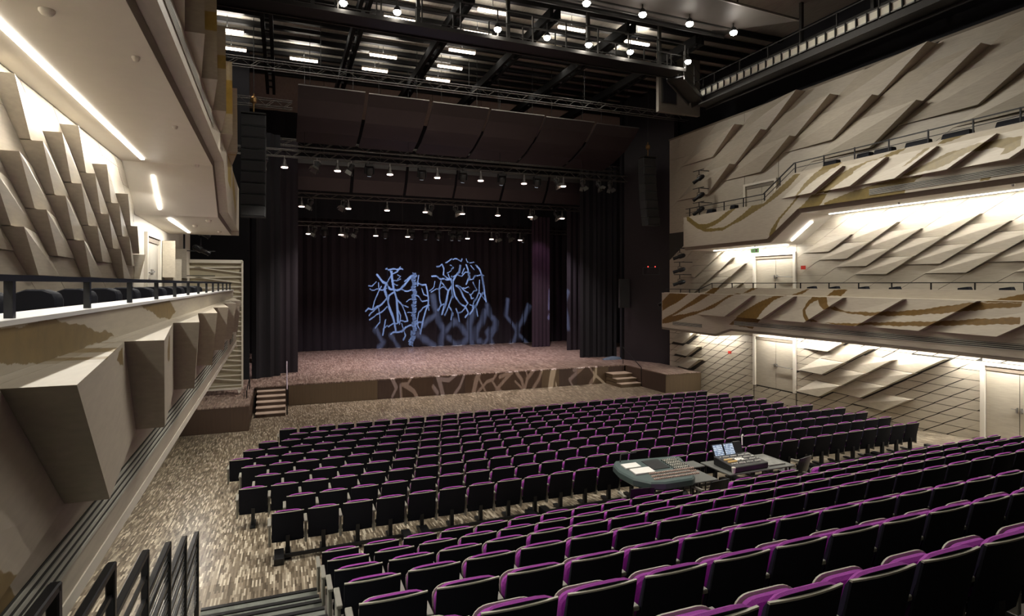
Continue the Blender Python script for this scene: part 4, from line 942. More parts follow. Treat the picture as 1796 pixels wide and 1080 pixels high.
# upper truss (pixel column of each fixture)
def row(y, z, downs, pars, movers, nm):
    ev = [(u, 'd') for u in downs]+[(u, 'p') for u in pars]+[(u, 'm') for u in movers]
    ev.sort(); cnt = {'d': 0, 'p': 0, 'm': 0}; g = 'lamps on the '+nm
    for u, k in ev:
        x = on_y(u, 300, y)[0]; i = cnt[k]; cnt[k] += 1
        if k == 'd': lamp_down(x, y, z, ORD[i]+' small lit downlight from left on the '+nm, g)
        elif k == 'p': lamp_par(x, y, z, .35*(-1)**i, .5 if x < 9 else -.5, ORD[i]+' grey barn-door spotlight from left on the '+nm, g)
        else: lamp_mover(x, y, z, .35, ORD[i]+' black moving-head light from left on the '+nm, g)
row(29.6, 10.72, [499, 592, 684, 767, 843, 919, 988], [464, 556, 616, 976, 1022, 1050, 1070, 1116], [648, 740, 812, 880, 942], 'upper lamp truss')
row(34.5, 9.52, [529, 611, 679, 746, 811, 873, 930, 986], [545, 603, 757, 799, 934, 975], [], 'middle lamp truss')
row(39.0, 8.38, [541, 598, 659, 715, 820, 862, 912, 960], [552, 608, 624, 790, 872, 893], [569, 676, 722, 747, 769, 794, 806, 918], 'rear lamp truss')

# ------------------------------------------------------------------ ceiling grid, catwalks, work lights
gr = thing('ceiling_joists', 'rows of dark steel ceiling joists above the stage front', 'beams', (8, 25, 15.4))
for i in range(15):
    y = 19.9+.98*i
    if y > 33: break
    MB().box(-7.9, 21, y, y+.2, 15.55, 15.72).build('joist', m_black, gr)
gb = thing('ceiling_girders', 'dark twin steel girders running towards the stage under the joists', 'beams', (8, 25, 15))
for x in (-.7, 2.6, 5.95, 9.3, 12.6, 15.9):
    for dx in (0, .3): MB().box(x+dx-.07, x+dx+.07, 19.6, 33, 14.6, 14.95).build('girder', mat('matt_black_girder', (.012, .012, .012), .95, spec=.1), gb)
    m = MB()
    for i in range(13): m.box(x-.05, x+.35, 19.9+i, 20.0+i, 14.62, 14.7)
    m.build('girder_ties', m_darkgrey, gb, kind='stuff')
FLAB = ['upper of two at the far left', 'lower of two at the far left', 'single one above the left reflector', 'top one of the second column from left', 'middle one of the second column from left', 'lowest one of the second column from left', 'topmost of the middle column of five', 'second down in the middle column of five', 'third down in the middle column of five', 'fourth down in the middle column of five', 'lowest of the middle column of five', 'upper one of the fourth column', 'lower one of the fourth column', 'upper one of the rightmost column', 'lower one of the rightmost column']
for i, (x, y) in enumerate(FLU):
    t = thing('fluorescent_batten', 'glowing ceiling batten, '+FLAB[i], 'ceiling light', (x, y, 15.1), 'fluorescent battens on the ceiling grid')
    MB().box(x-.62, x+.62, y-.07, y+.07, 15.15, 15.24).build('housing', m_white, t)
    MB().box(x-.6, x+.6, y-.06, y+.06, 15.07, 15.15).build('tube', m_flu, t)
    MB().tube((x, y, 15.2), (x, y, 16), .012, n=5).build('hanger', m_darkgrey, t)
def catwalk(label, pts, z, hw=.5, rail_h=1.05, posts=1.2, hang=(), eb=.24):
    t = thing('catwalk', label, 'catwalk', (*pts[0], z))
    for (a, c) in zip(pts, pts[1:]):
        A = Vector((*a, 0)); C = Vector((*c, 0)); d = (C-A).normalized(); nrm = Vector((-d.y, d.x, 0)); L_ = (C-A).length
        MB().prism([(A+nrm*hw+Vector((0,0,z))), (C+nrm*hw+Vector((0,0,z))), (C-nrm*hw+Vector((0,0,z))), (A-nrm*hw+Vector((0,0,z)))], (0, 0, .06)).build('walkway', m_black, t)
        for s in (1, -1):
            o = nrm*hw*s
            MB().bar(A+o+Vector((0,0,z+.02)), C+o+Vector((0,0,z+.02)), .05, eb).build('edge_beam', m_steeldark, t)
            MB().tube(A+o+Vector((0,0,z+rail_h)), C+o+Vector((0,0,z+rail_h)), .025, n=6).build('top_rail', m_steeldark, t)
            MB().tube(A+o+Vector((0,0,z+rail_h*.55)), C+o+Vector((0,0,z+rail_h*.55)), .018, n=6).build('middle_rail', m_steeldark, t)
            n = max(1, int(L_/posts))
            for i in range(n+1):
                p = A+d*(L_*i/n)+o; MB().bar(p+Vector((0,0,z)), p+Vector((0,0,z+rail_h)), .045, .045).build('post', m_steeldark, t)
    for p in hang: MB().bar((*p, z+.1), (*p, 16), .12, .12).build('hanger', m_steeldark, t)
    return t
m_steeldark = mat('grey_catwalk_steel', (.045, .043, .04), .5, .5, noise=.15, nscale=10)
catwalk('long lighting bridge crossing the hall in front of the stage', [(-6.5, 19.6), (15.2, 19.9)], 13.35, .45, 1.05, 1.35, [(.9, 19.6), (4.3, 19.65), (7.6, 19.7), (10.9, 19.75), (14.2, 19.8)], eb=.13)
catwalk('short diagonal catwalk link between the bridge and the right catwalk', [(15.3, 20.2), (18.2, 22.5)], 13.3, .35, 1.05, 1.3)
catwalk('side catwalk running along above the right wall', [(18.7, 22.9), (18.7, 4)], 13.25, .42, 1.05, 1.5, [(19.0, 17.2), (19.0, 14.2), (19.0, 11.2), (19.0, 8)])
# cable ladder on the side catwalk, catching the light
cl = thing('cable_tray', 'bright slatted cable tray beside the right catwalk floor', 'cable tray', (19.1, 14, 13.6))
m = MB()
MB().box(18.190, 18.230, 4, 22.6, 13.42, 13.46).box(18.190, 18.230, 4, 22.6, 13.72, 13.76).build('side_rail', m_steel, cl)
MB().box(18.235, 18.250, 4, 22.6, 13.44, 13.74).build('back_plate', mat('pale_plate', (.8, .74, .62), .5, noise=.3, nscale=3), cl)
for i in range(46): m.box(18.170, 18.230, 4.2+.4*i, 4.24+.4*i, 13.42, 13.76)
m.build('rungs', m_black, cl, kind='stuff')
catwalk('second lighting bridge nearer the seats, above the grey ceiling boards', [(-6.5, 16.9), (15.4, 17.1)], 14.0, .35, 1.05, 1.6)
def work_lamp(i, x, y, z, nm, grp):
    t = thing('work_light', ORD[i]+' bright round work lamp from left on the '+nm, 'work light', (x, y, z), grp)
    MB().tube((x, y, z+.12), (x, y, z+.5), .02).build('bracket', m_steeldark, t)
    MB().lathe((x, y, z), [(.05, .16), (.1, .1), (.12, 0)], 12).build('reflector', m_darkgrey, t, smooth=True)
    MB().lathe((x, y, z), [(.03, .06), (.10, .04), (.13, -.03), (.09, -.10), (.03, -.13)], 12).build('bulb', m_star, t, smooth=True)
for i, (x, y) in enumerate(STAR_A): work_lamp(i, x, 19.15, 13.62, 'long lighting bridge', 'work lamps on the long bridge')
for i, (x, y) in enumerate(STAR_B): work_lamp(i, x, 16.4, 13.65, 'second nearer bridge', 'work lamps on the second bridge')
# grey ceiling boards
pb = [on_z(1040, 0, 14.0), on_z(1248, 55, 14.0), on_z(1270, 63, 14.0), on_z(1403, 36, 14.0), on_z(1260, 0, 14.0)]
cb_ = [(-4, 17.0), (9.3, 16.95), (14.6, 17.15), (15.2, 16.9), (16.9, 15.4), (13, 15.2), (-4, 14.8)]
o = MB().prism([(x, y, 13.95) for x, y in cb_], (0, 0, .08)).build('ceiling_cloud', m_cloud, origin=(8, 16, 13.95)); tag(o, 'large grey hanging ceiling board with a pointed right end', 'ceiling panel')
MB().bar((-4, 14.8, 13.97), (13, 15.2, 13.97), .05).bar((13, 15.2, 13.97), (16.9, 15.4, 13.97), .05).bar((-4, 17, 13.97), (14.6, 17.15, 13.97), .05).build('edge_bar', m_steel, o)
for x in (0, 5, 10, 14): MB().tube((x, 16, 14), (x, 16, 16), .015, n=5).build('hanging_cable', m_darkgrey, o)
o = MB().prism([(-4, 9.5, 14.2), (12.4, 9.8, 14.2), (15.8, 10.2, 14.2), (12.5, 13.0, 14.2), (-4, 12.6, 14.2)], (0, 0, .08)).build('ceiling_cloud', m_cloud, origin=(8, 11, 14.2)); tag(o, 'second grey ceiling board above the seats, farther from the stage', 'ceiling panel')
# upper door block
struct(MB().box(16.6, 19.0, 23.2, 23.4, 12.9, 16).build('wall_ceiling_void', mat('grey_block_wall', (.16, .145, .12), .8, noise=.15, nscale=4)))
dr = struct(MB().box(16.75, 17.6, 23.15, 23.2, 13.3, 15.35).build('door_6', m_gap, origin=(17.2, 23.2, 13.3)))
MB().box(16.8, 17.55, 23.13, 23.15, 13.32, 15.3).build('door_leaf', m_void, dr)
es = thing('exit_sign', 'small green exit sign over the dark door by the catwalk', 'sign', (17.1, 23.1, 15.5))
MB().box(17.0, 17.5, 23.05, 23.1, 15.45, 15.65).build('sign_face', m_green, es)
MB().box(17.06, 17.16, 23.04, 23.05, 15.48, 15.62).box(17.28, 17.42, 23.04, 23.05, 15.52, 15.58).build('pictogram', m_white, es)
fl = thing('floodlight', 'tilted flood lamp hanging above the right catwalk rail', 'floodlight', (18.2, 13.0, 14.6))
MB().hexa([(18.0, 12.7, 14.5), (18.4, 12.7, 14.5), (18.4, 13.2, 14.75), (18.0, 13.2, 14.75)], [(18.05, 12.75, 14.62), (18.35, 12.75, 14.62), (18.35, 13.1, 14.85), (18.05, 13.1, 14.85)]).build('housing', m_steel, fl)
MB().tube((18.2, 13.0, 14.75), (18.2, 13.0, 16), .015).build('hanger', m_steeldark, fl)
# ventilation pipes below the ceiling
for i, y in enumerate((18.6, 18.1)):
    o = MB().tube((-6, y, 15.5), (17, y, 15.5), .05).build('ceiling_pipe', m_steeldark, origin=(5, y, 15.5)); tag(o, ('thin steel pipe under the ceiling nearer the stage', 'thin steel pipe under the ceiling farther from the stage')[i], 'pipe')

# ------------------------------------------------------------------ speakers
def array(label, x0, x1, y, zt, n, side):
    t = thing('speaker_array', label, 'speaker', ((x0+x1)/2, y, zt))
    MB().box(x0, x1, y-.05, y+.5, zt+.04, zt+.1).build('frame', m_steeldark, t)
    MB().tube(((x0+x1)/2, y+.2, zt+.1), ((x0+x1)/2, y+.2, zt+.9), .03).lathe(((x0+x1)/2, y+.2, zt+.5), [(.05, 0), (.12, .06), (.12, .22), (.05, .3)], 8).build('chain_hoist', m_brass, t)
    MB().tube(((x0+x1)/2, y+.2, zt+.9), ((x0+x1)/2, y+.2, 16), .015).build('hanging_cable', m_darkgrey, t)
    z = zt; a = 0; yy = y
    for i in range(n):
        h = .46; c, s_ = math.cos(a), math.sin(a)
        q = [(yy, z), (yy+.55, z), (yy+.55-h*s_, z-h*c), (yy-h*s_, z-h*c)]
        e = MB().hexa([(x0, a_, b_) for a_, b_ in q], [(x1, a_, b_) for a_, b_ in q]).build('cabinet', m_speaker, t, bevel=.012)
        MB().box(x0+.04, x1-.04, yy-h*s_-.02, yy-h*s_+.03, z-h*c+.05, z-.04).build('grille', m_darkgrey, e)
        yy -= h*s_; z -= h*c+.01; a += .03
m_speaker = mat('charcoal_speaker', (.045, .05, .05), .5, noise=.2, nscale=10)
array('curved black line speaker hanging left of the stage', -1.55, -.62, 25.8, 11.55, 9, -1)
array('curved black line speaker hanging right of the stage', 18.35, 19.15, 27.0, 11.6, 8, 1)

# spotlights mounted at the wall ends
def ellip(name, label, x, y, z, aim, grp, arm=None):
    t = thing('profile_spotlight', label, 'spotlight', (x, y, z), grp)
    d = Vector(aim).normalized(); p = Vector((x, y, z))
    e = MB().lathe(p-d*.3, [(.05, 0), (.11, .08), (.12, .3), (.08, .36), (.085, .62), (.1, .64)], 12, d).build('barrel', m_black, t, smooth=True)
    MB().bar(p+Vector((0, .0, .2)), p+Vector((0, 0, .42)), .03).bar(p+Vector((0, -.14, .2)), p+Vector((0, .14, .2)), .02).bar(p+Vector((0, -.14, .2)), p+Vector((0, -.14, 0)), .015).bar(p+Vector((0, .14, .2)), p+Vector((0, .14, 0)), .015).build('yoke', m_black, t)
    if arm: MB().bar(p+Vector((0, -.35, .43)), p+Vector((0, .45, .43)), .035).bar(p+Vector((0, 0, .43)), p+Vector((arm, 0, .43)), .035).build('arm', m_black, t)
for i, v in enumerate((312, 343, 368)):
    y, z = on_x(1226, v, 19.2); ellip('s', ('top', 'middle', 'lowest')[i]+' black profile spotlight on the bracket above the right upper balcony end', 19.2, y, z-.05, (-.5, .55, -.5), 'spotlights above the right upper balcony end', .8)
for i, v in enumerate((450, 474, 496)):
    y, z = on_x(1192, v, 19.2); ellip('s', ('top', 'middle', 'lowest')[i]+' black profile spotlight stacked between the right balconies', 19.2, y, z, (-.7, .6, -.3), 'spotlights between the right balconies', .8)
for i, v in enumerate((408, 438)):
    x, z = on_y(352, v, 23.9); ellip('s', ('upper', 'lower')[i]+' black profile spotlight at the far end of the left balcony', x, 23.9, z, (.7, .5, -.35), 'spotlights at the far left balcony end')
o = MB(LF).bar((-3.0, 23.9, 3.5), (-3.0, 23.9, 6.8), .06).bar((-3.0, 23.9, 5.9), (-2.0, 23.9, 5.9), .03).bar((-3.0, 23.9, 5.0), (-2.0, 23.9, 5.0), .03).build('lamp_stand', m_black, origin=LF(-3.0, 23.9, 3.5)); tag(o, 'black upright lamp bar at the far end of the left balcony', 'lamp bar')
ellip('s', 'small pale-fronted spotlight at the stage end of the right lower balcony', 18.5, 25.45, 3.75, (-.7, .1, -.4), None)
tag(MB().box(19.85, 19.95, 22.1, 22.22, 1.38, 1.5).build('wall_alarm', m_red, origin=(19.9, 22.1, 1.4)), 'tiny red alarm on the tiled wall left of the lower door', 'alarm')
tag(MB().box(19.85, 19.95, 17.85, 18.0, 5.3, 5.45).build('wall_alarm', m_red, origin=(19.9, 17.9, 5.3)), 'tiny red alarm right of the right balcony door', 'alarm')
cr = MB()
for z in (4.62, 5.02): cr.bar((18.7, 27.6, z+.6), (19.5, 27.2, z+.6), .03)
for p in ((18.7, 27.6), (19.5, 27.2)): cr.bar((*p, 5.22), (*p, 5.62), .03)
tag(cr.build('small_frame', m_darkgrey, origin=(19.1, 27.4, 5.2)), 'small open frame with red lamps on the black wall edge', 'frame')
fr_ = [o_ for o_ in S.objects if o_.name == 'small_frame'][0]
for a_, b_ in ((18.95, 27.47), (19.3, 27.3)): MB().lathe((a_, b_, 5.63), [(.03, 0), (.03, .05), (.01, .07)], 8).build('red_lamp', mat('red_lamp', (.8, .05, .04), .4, emit=1.5, ecol=(1, .08, .06)), fr_, origin=(19.1, 27.4, 5.2))

# ------------------------------------------------------------------ tiers, steps, guard rails
NT = 9
Yk = lambda k: 8.95-1.1*k
Zk = lambda k: max(0, .38*k-.02)
for k in range(1, NT):
    yf = Yk(k)+.72
    y_b = Yk(k+1)+.72 if k < NT-1 else -6
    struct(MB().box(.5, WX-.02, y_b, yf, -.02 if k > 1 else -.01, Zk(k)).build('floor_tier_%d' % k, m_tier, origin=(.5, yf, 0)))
for k in range(0, 7):
    for h in (0, 1):
        zt_ = Zk(k)+.19*(h+1) if k else .17*(h+1)
        yf = 9.15-1.1*k-.55*h
        s = thing('aisle_step', 'carpeted aisle step, %s up from the parquet' % ORD[2*k+h], 'step', (-.3, yf, zt_), 'carpeted steps of the left aisle')
        MB().box(-1.05, .48, yf-.57, yf-.0, zt_-.2 if 2*k+h else 0, zt_).build('tread', m_carpet, s)
        MB().box(-1.05, .48, yf-.06, yf+.01, zt_-.005, zt_+.015).build('nosing', m_black, s)
for k in range(0, 7):
    yf = 9.25-1.1*k; zt_ = 1.2+.38*k; zb_ = Zk(k)
    g = thing('aisle_guard_rail', 'black stepped guard rail, %s from the parquet floor' % ORD[k], 'railing', (-1.12, yf, zb_), 'guard rails along the aisle steps')
    MB().bar((-1.12, yf, zt_), (-1.12, yf-1.1, zt_), .06, .05).build('top_rail', m_black, g, bevel=.008)
    MB().bar((-1.12, yf, zb_), (-1.12, yf, zt_+.02), .06, .06).build('post', m_black, g, bevel=.008)
    for j in range(1, 4): MB().bar((-1.12, yf, zt_-.2*j), (-1.12, yf-1.1, zt_-.2*j), .03, .03).build('lower_rail', m_black, g)
    if k < 3:
        m = MB()
        for j in range(16): m.bar((-1.12, yf-.02, zt_-.12-.055*j), (-1.12, yf-1.08, zt_-.12-.055*j), .008, .012)
        m.build('wire_infill', m_darkgrey, g, kind='stuff')

# ------------------------------------------------------------------ theatre seats
def arc_plate(m, x0, x1, z0, z1, y0, y1, th, rise, seg=6, curve=.02, inset=0):
    """curved board from bottom (y0) to top (y1), concave towards +y, top edge arched by rise"""
    fr, bk = [], []
    T = [i/seg for i in range(seg+1)]
    top = [(x0+(x1-x0)*t, y1-curve*(4*t*(1-t)), z1+rise*(4*t*(1-t))) for t in T]
    bot = [(x0+(x1-x0)*t, y0-curve*(4*t*(1-t)), z0) for t in T]
    a = bot+top[::-1]; vs = a+[(x, y+th, z) for x, y, z in a]; n = len(a); fs = []
    for i in range(seg):
        fs.append((i, i+1, n-2-i, n-1-i)); fs.append((n+i, n+n-1-i, n+n-2-i, n+i+1))
    for i in range(n): fs.append((i, (i+1) % n, n+(i+1) % n, n+i))
    return m.add(vs, fs)
W2 = .262
shell = arc_plate(MB(), -W2, W2, .24, .786, .06, -.06, .016, .0).build('backrest', m_shell, mesh_only=True, smooth=True)
rim = arc_plate(MB(), -W2, W2, .786, .798, -.060, -.062, .018, .0).build('backrest_edge', m_rim, mesh_only=True)
cm = MB()
T = [i/8 for i in range(9)]
vs = []; 
def cush(m, hw, z0, z1, yf, yt, depth, rise, n=8):
    rows_ = [(z0, .0, 1), (z0+.02, depth, 1), (z1-.04, depth*.95, 1), (z1-.005, depth*.7, .97), (z1+.008, depth*.35, .94), (z1, 0, .96)]
    vs = []; fs = []
    for z, d, kk in rows_:
        for i in range(n+1):
            t = i/n; e = 1-abs(2*t-1)**6; f = (z-z0)/(z1-z0); y = yf+(yt-yf)*f-.02*4*t*(1-t)
            vs.append((-hw*kk+2*hw*kk*t, y+d*(.45+.55*e), z+rise*4*t*(1-t)*f-(1-e)*.02*f))
    for r in range(len(rows_)-1):
        for i in range(n): a = r*(n+1)+i; fs.append((a, a+1, a+n+2, a+n+1))
    fs.append(tuple(range(n, -1, -1))[::1]); last = (len(rows_)-1)*(n+1); fs.append(tuple(last+i for i in range(n+1)))
    for s in (0, n): fs.append(tuple(r*(n+1)+s for r in range(len(rows_))))
    m.add(vs, fs)
cush(cm, W2-.012, .40, .804, .068, -.044, .066, .014)
m_side_shade = mat('navy_side_shade', (.018, .014, .04), .9, noise=.2, nscale=60)  # dark tone puts the shade of the cushion sides into the colour
cushion = cm.build('back_cushion', m_purple, mesh_only=True, smooth=True)
cushion.materials.append(m_side_shade)
for p_ in cushion.polygons:      # shade put into the colour: side borders and hidden rear of the pad in navy
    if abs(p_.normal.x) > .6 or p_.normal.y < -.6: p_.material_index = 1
# tipped-up seat pan: purple pad facing the backrest with pale plywood shell outside
pm = MB(); 
def pan(m, y0, y1, hw, z0, z1, r=.12, seg=5):
    out = [(-hw, z0), (hw, z0)]
    for i in range(seg+1):
        a = math.pi/2*i/seg; out.append((hw-r+r*math.cos(a), z1-r*.7+r*.7*math.sin(a)))
    for i in range(seg+1):
        a = math.pi/2*(1-i/seg); out.append((-hw+r-r*math.cos(a), z1-r*.7+r*.7*math.sin(a)))
    m.hexa([(x, y0+(z-z0)*.12, z) for x, z in out], [(x, y1+(z-z0)*.12, z) for x, z in out])
pan(pm, .13, .195, .225, .34, .668)
panm = pm.build('seat_pad', m_purple, mesh_only=True, bevel=.018, smooth=True)
pm = MB(); pan(pm, .196, .207, .232, .32, .674)
pans = pm.build('seat_shell', m_rim, mesh_only=True)
armm = MB().box(-.028, .028, .0, .36, .535, .57).box(-.018, .018, .05, .33, .17, .54).build('armrest', m_arm, mesh_only=True, bevel=.006)
legm = MB().box(-.035, .035, .0, .08, .03, .36).box(-.05, .05, -.16, .3, 0, .035).build('leg', m_black, mesh_only=True)
# seat frame joins pan, arms and back
frm = MB().box(-.27, .27, .07, .12, .3, .36).build('seat_frame', m_black, mesh_only=True)
PARTS = [('backrest', shell), ('backrest_edge', rim), ('back_cushion', cushion), ('seat_pad', panm), ('seat_shell', pans), ('leg', legm), ('seat_frame', frm)]
def full_seat(x, y, z, label, group, last=False):
    t = thing('theatre_chair', label, 'seat', (x, y, z), group)
    for n_, me in PARTS:
        c = bpy.data.objects.new(n_, me); COL.objects.link(c); c.parent = t
    c = bpy.data.objects.new('armrest', armm); COL.objects.link(c); c.parent = t; c.location = (-.30, 0, 0)
    if last:
        c = bpy.data.objects.new('armrest', armm); COL.objects.link(c); c.parent = t; c.location = (.30, 0, 0)
RY = [20.1, 19.1, 18.1, 17.05, 16.0, 15.0, 13.95, 12.95, 11.95, 10.95]
RX0 = [-.12, .18, -.66, -1.0, -1.25, -.92, -.59, -.85, .04, -.21]
RX1 = [17.46, 17.75, 18.1, 17.86, 17.47, 17.9, 18.2, 18.0, 17.6, 17.4]
seats = []
for r in range(10):
    n = int(round((RX1[r]-RX0[r])/.6))
    for i in range(n):
        x = RX0[r]+.3+.6*i; y = RY[r]+.03*x; seats.append(('f', r, i, n, x, y, zfloor(y)))
for k in range(0, 8):
    n = 28 if k == 0 else 31
    for i in range(n):
        x = .8+.6*i; y = Yk(k)+.03*x*(1 if k < 4 else .3)
        z = Zk(k)
        if k == 0 and (7.35 < x < 8.35 or 9.9 < x < 10.55): continue
        u, v, f = proj(x, y, z+.8)
        if f < .6 or u > 1900 or v > 1190 or u < 300: continue
        seats.append(('r', k, i, n, x, y, z))
seats.sort(key=lambda s: proj(s[4], s[5], s[6])[2])
ind, rest = seats[:300], seats[300:]
for kind, r, i, n, x, y, z in ind:
    if kind == 'f': lab = 'purple flip seat, %s from left, %s of the lower flat rows from the mixing desks' % (ORD[i], ORD[9-r]); g = 'seats of the lower block'
    else: lab = 'purple flip seat, %s from the aisle steps, %s row up in the raised block' % (ORD[i], ORD[r]); g = 'seats of the raised block'
    full_seat(x, y, z, lab, g, i == n-1)
if rest:
    M_ = MB(); mats_ = [m_shell, m_rim, m_purple, m_arm, m_black, m_side_shade]
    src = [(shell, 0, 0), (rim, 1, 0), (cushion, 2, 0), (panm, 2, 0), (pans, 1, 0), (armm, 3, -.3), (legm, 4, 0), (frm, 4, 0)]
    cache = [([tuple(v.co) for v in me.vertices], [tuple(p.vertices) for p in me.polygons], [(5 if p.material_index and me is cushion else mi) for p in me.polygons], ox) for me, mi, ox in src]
    V = []; Fc = []; Mi = []
    for kind, r, i, n, x, y, z in rest:
        for vs, fs, mi, ox in cache:
            o = len(V); V += [(a+x+ox, b_+y, c+z) for a, b_, c in vs]; Fc += [tuple(o+q for q in f) for f in fs]; Mi += mi
    me = bpy.data.meshes.new('theatre_chairs'); me.from_pydata(V, [], Fc)
    for q in mats_: me.materials.append(q)
    me.polygons.foreach_set('material_index', Mi); me.update()
    o = bpy.data.objects.new('theatre_chairs', me); COL.objects.link(o); o['kind'] = 'stuff'
    tag(o, 'far rows of black-backed purple seats nearest the stage', 'seats')
# floor beams under the nearest rows of the lower block
for i in range(7):
    xa = -.05+2.55*i; y = 10.85+.03*xa
    t = thing('seat_floor_beam', ORD[i]+' black floor beam from left under the last lower row', 'seat beam', (xa, y, zfloor(y)), 'floor beams under the last lower row')
    MB().bar((xa, y-.1, .09+zfloor(y)), (xa+2.2, y-.1+.066, .09+zfloor(y)), .05, .05).build('bar', m_black, t)
    for xx_ in (xa, xa+2.2): MB().box(xx_-.08, xx_+.08, y-.3, y+.12, zfloor(y)-.02, zfloor(y)+.14).build('foot', m_black, t, bevel=.01)

# ------------------------------------------------------------------ mixing desks
def table(label, x0, x1, y0, y1, z, cat='table', m=None, parts=True):
    t = thing('folding_table', label, cat, ((x0+x1)/2, (y0+y1)/2, 0))
    MB().box(x0, x1, y0, y1, z-.03, z).build('tabletop', m or m_grey, t, bevel=.008)
    for x in (x0+.08, x1-.08):
        for y in (y0+.08, y1-.08): MB().tube((x, y, zfloor(y)), (x, y, z-.03), .018, n=6).build('leg', m_black, t)
    return t
# left console: big green-grey desk with rounded front
c1 = thing('mixing_console', 'large green-grey lighting console with papers and many faders', 'mixing console', (7.2, 10.0, 0))
outl = [(6.35, 10.45), (6.3, 10.15), (6.38, 9.75), (6.62, 9.5), (6.9, 9.42), (7.55, 9.42), (7.68, 9.52), (8.0, 10.35), (7.95, 10.5), (6.5, 10.62)]
def zc_(y): return .86+.12*(y-9.4)/1.1
MB().hexa([(x, y, zc_(y)-.16) for x, y in outl], [(x, y, zc_(y)) for x, y in outl]).build('body', m_console, c1, bevel=.03)
def on_desk(m, x0, x1, y0, y1, h=.02, lift=.0):
    P = [(x0, y0), (x1, y0), (x1, y1), (x0, y1)]
    return m.hexa([(x, y, zc_(y)+lift) for x, y in P], [(x, y, zc_(y)+h+lift) for x, y in P])
on_desk(MB(), 7.02, 7.42, 9.98, 10.42, .012).build('dark_display', m_consoledk, c1)
for j in range(4):
    on_desk(MB(), 7.5+.0*j, 7.84, 9.9+.13*j, 9.99+.13*j, .01).build('button_strip', m_grillewhite, c1)
m = MB()
for r_ in range(3):
    for i in range(26): on_desk(m, 6.75+.042*i+.03*r_, 6.768+.042*i+.03*r_, 9.56+.12*r_, 9.60+.12*r_, .028)
m.build('fader_caps', mat('pale_pink_caps', (.5, .36, .3), .5), c1, kind='stuff')
m = MB()
for r_ in range(7):
    for i in range(9): on_desk(m, 7.46+.045*i, 7.475+.045*i, 9.9+.07*r_, 9.925+.07*r_, .026)
m.build('knobs', mat('dark_knob', (.03, .03, .03), .4), c1, kind='stuff')
MB().box(6.6, 7.5, 9.6, 10.3, 0, .1).box(6.75, 6.85, 9.9, 10.1, .1, .74).box(7.35, 7.45, 9.9, 10.1, .1, .74).build('stand', m_black, c1)
MB().tube((6.55, 10.5, .95), (6.62, 10.58, 1.12), .012).tube((6.62, 10.58, 1.12), (6.95, 10.5, 1.15), .012).build('gooseneck_lamp', m_darkgrey, c1)
for i, (x0, x1, y0, y1) in enumerate(((6.48, 6.84, 10.15, 10.36), (6.52, 6.98, 9.86, 10.1))):
    P = [(x0, y0), (x1, y0), (x1, y1), (x0, y1)]
    o = MB().hexa([(x, y, zc_(y)+.004) for x, y in P], [(x, y, zc_(y)+.03) for x, y in P]).build('paper_pad', m_paper, origin=((x0+x1)/2, y0, zc_(y0)))
    tag(o, ('smaller white paper pad farther back on the green console', 'larger white paper pad nearer the front of the green console')[i], 'paper')
table('small dark side table behind the green console', 8.1, 8.5, 10.2, 10.6, .78)
table('grey-topped table between the two desks', 7.6, 8.25, 9.5, 10.15, .74)
table('long table carrying the screen console', 8.65, 10.45, 9.62, 10.55, .74, m=m_grey)
# right console with twin screens
c2 = thing('mixing_console', 'black sound console with two lit screens and a tall side block', 'mixing console', (9.4, 10.1, .75))
def c2z(y): return .80+.1*(y-9.6)
P = [(8.8, 9.64), (9.75, 9.68), (9.75, 10.3), (8.8, 10.3)]
MB().hexa([(x, y, .745) for x, y in P], [(x, y, c2z(y)+.06) for x, y in P]).build('body', m_consoledk, c2, bevel=.015)
scrcol = bpy.data.materials.new('lit_software_screen'); scrcol.use_nodes = True
nt = scrcol.node_tree; bb = nt.nodes['Principled BSDF']; g_ = nt.nodes.new('ShaderNodeTexCoord'); br = nt.nodes.new('ShaderNodeTexBrick')
br.inputs['Scale'].default_value = 14; br.inputs['Color1'].default_value = (.75, .85, .95, 1); br.inputs['Color2'].default_value = (.25, .35, .5, 1); br.inputs['Mortar'].default_value = (.05, .06, .1, 1); br.inputs['Mortar Size'].default_value = .04
nt.links.new(g_.outputs['Object'], br.inputs['Vector']); nt.links.new(br.outputs['Color'], bb.inputs['Emission Color']); bb.inputs['Emission Strength'].default_value = 1.1; bb.inputs['Base Color'].default_value = (.02, .02, .03, 1)
for j in range(2):
    x0 = 8.85+.3*j
    MB().hexa([(x0, 10.3, .9), (x0+.28, 10.3, .9), (x0+.28, 10.34, .89), (x0, 10.34, .89)], [(x0, 10.42, 1.14), (x0+.28, 10.42, 1.14), (x0+.28, 10.45, 1.13), (x0, 10.45, 1.13)]).build('monitor', m_consoledk, c2)
    s_ = MB().hexa([(x0+.015, 10.297, .915), (x0+.265, 10.297, .915), (x0+.265, 10.31, .915), (x0+.015, 10.31, .915)], [(x0+.015, 10.408, 1.125), (x0+.265, 10.408, 1.125), (x0+.265, 10.42, 1.125), (x0+.015, 10.42, 1.125)]).build('screen', scrcol, c2)
MB().hexa([(9.46, 10.3, .88), (9.66, 10.3, .88), (9.66, 10.45, .86), (9.46, 10.45, .86)], [(9.46, 10.42, 1.15), (9.66, 10.42, 1.15), (9.66, 10.5, 1.13), (9.46, 10.5, 1.13)]).build('meter_block', m_consoledk, c2, bevel=.01)
m = MB()
for r_ in range(4):
    for i in range(20):
        if (i+r_) % 5 == 4: continue
        y = 9.78+.12*r_; m.box(8.86+.042*i, 8.878+.042*i, y, y+.03, c2z(y)+.06, c2z(y)+.085)
m.build('faders', m_paper, c2, kind='stuff')
MB().box(9.12, 9.34, 9.95, 10.15, c2z(10)+.055, c2z(10)+.068).build('touch_pad', m_paper, c2)
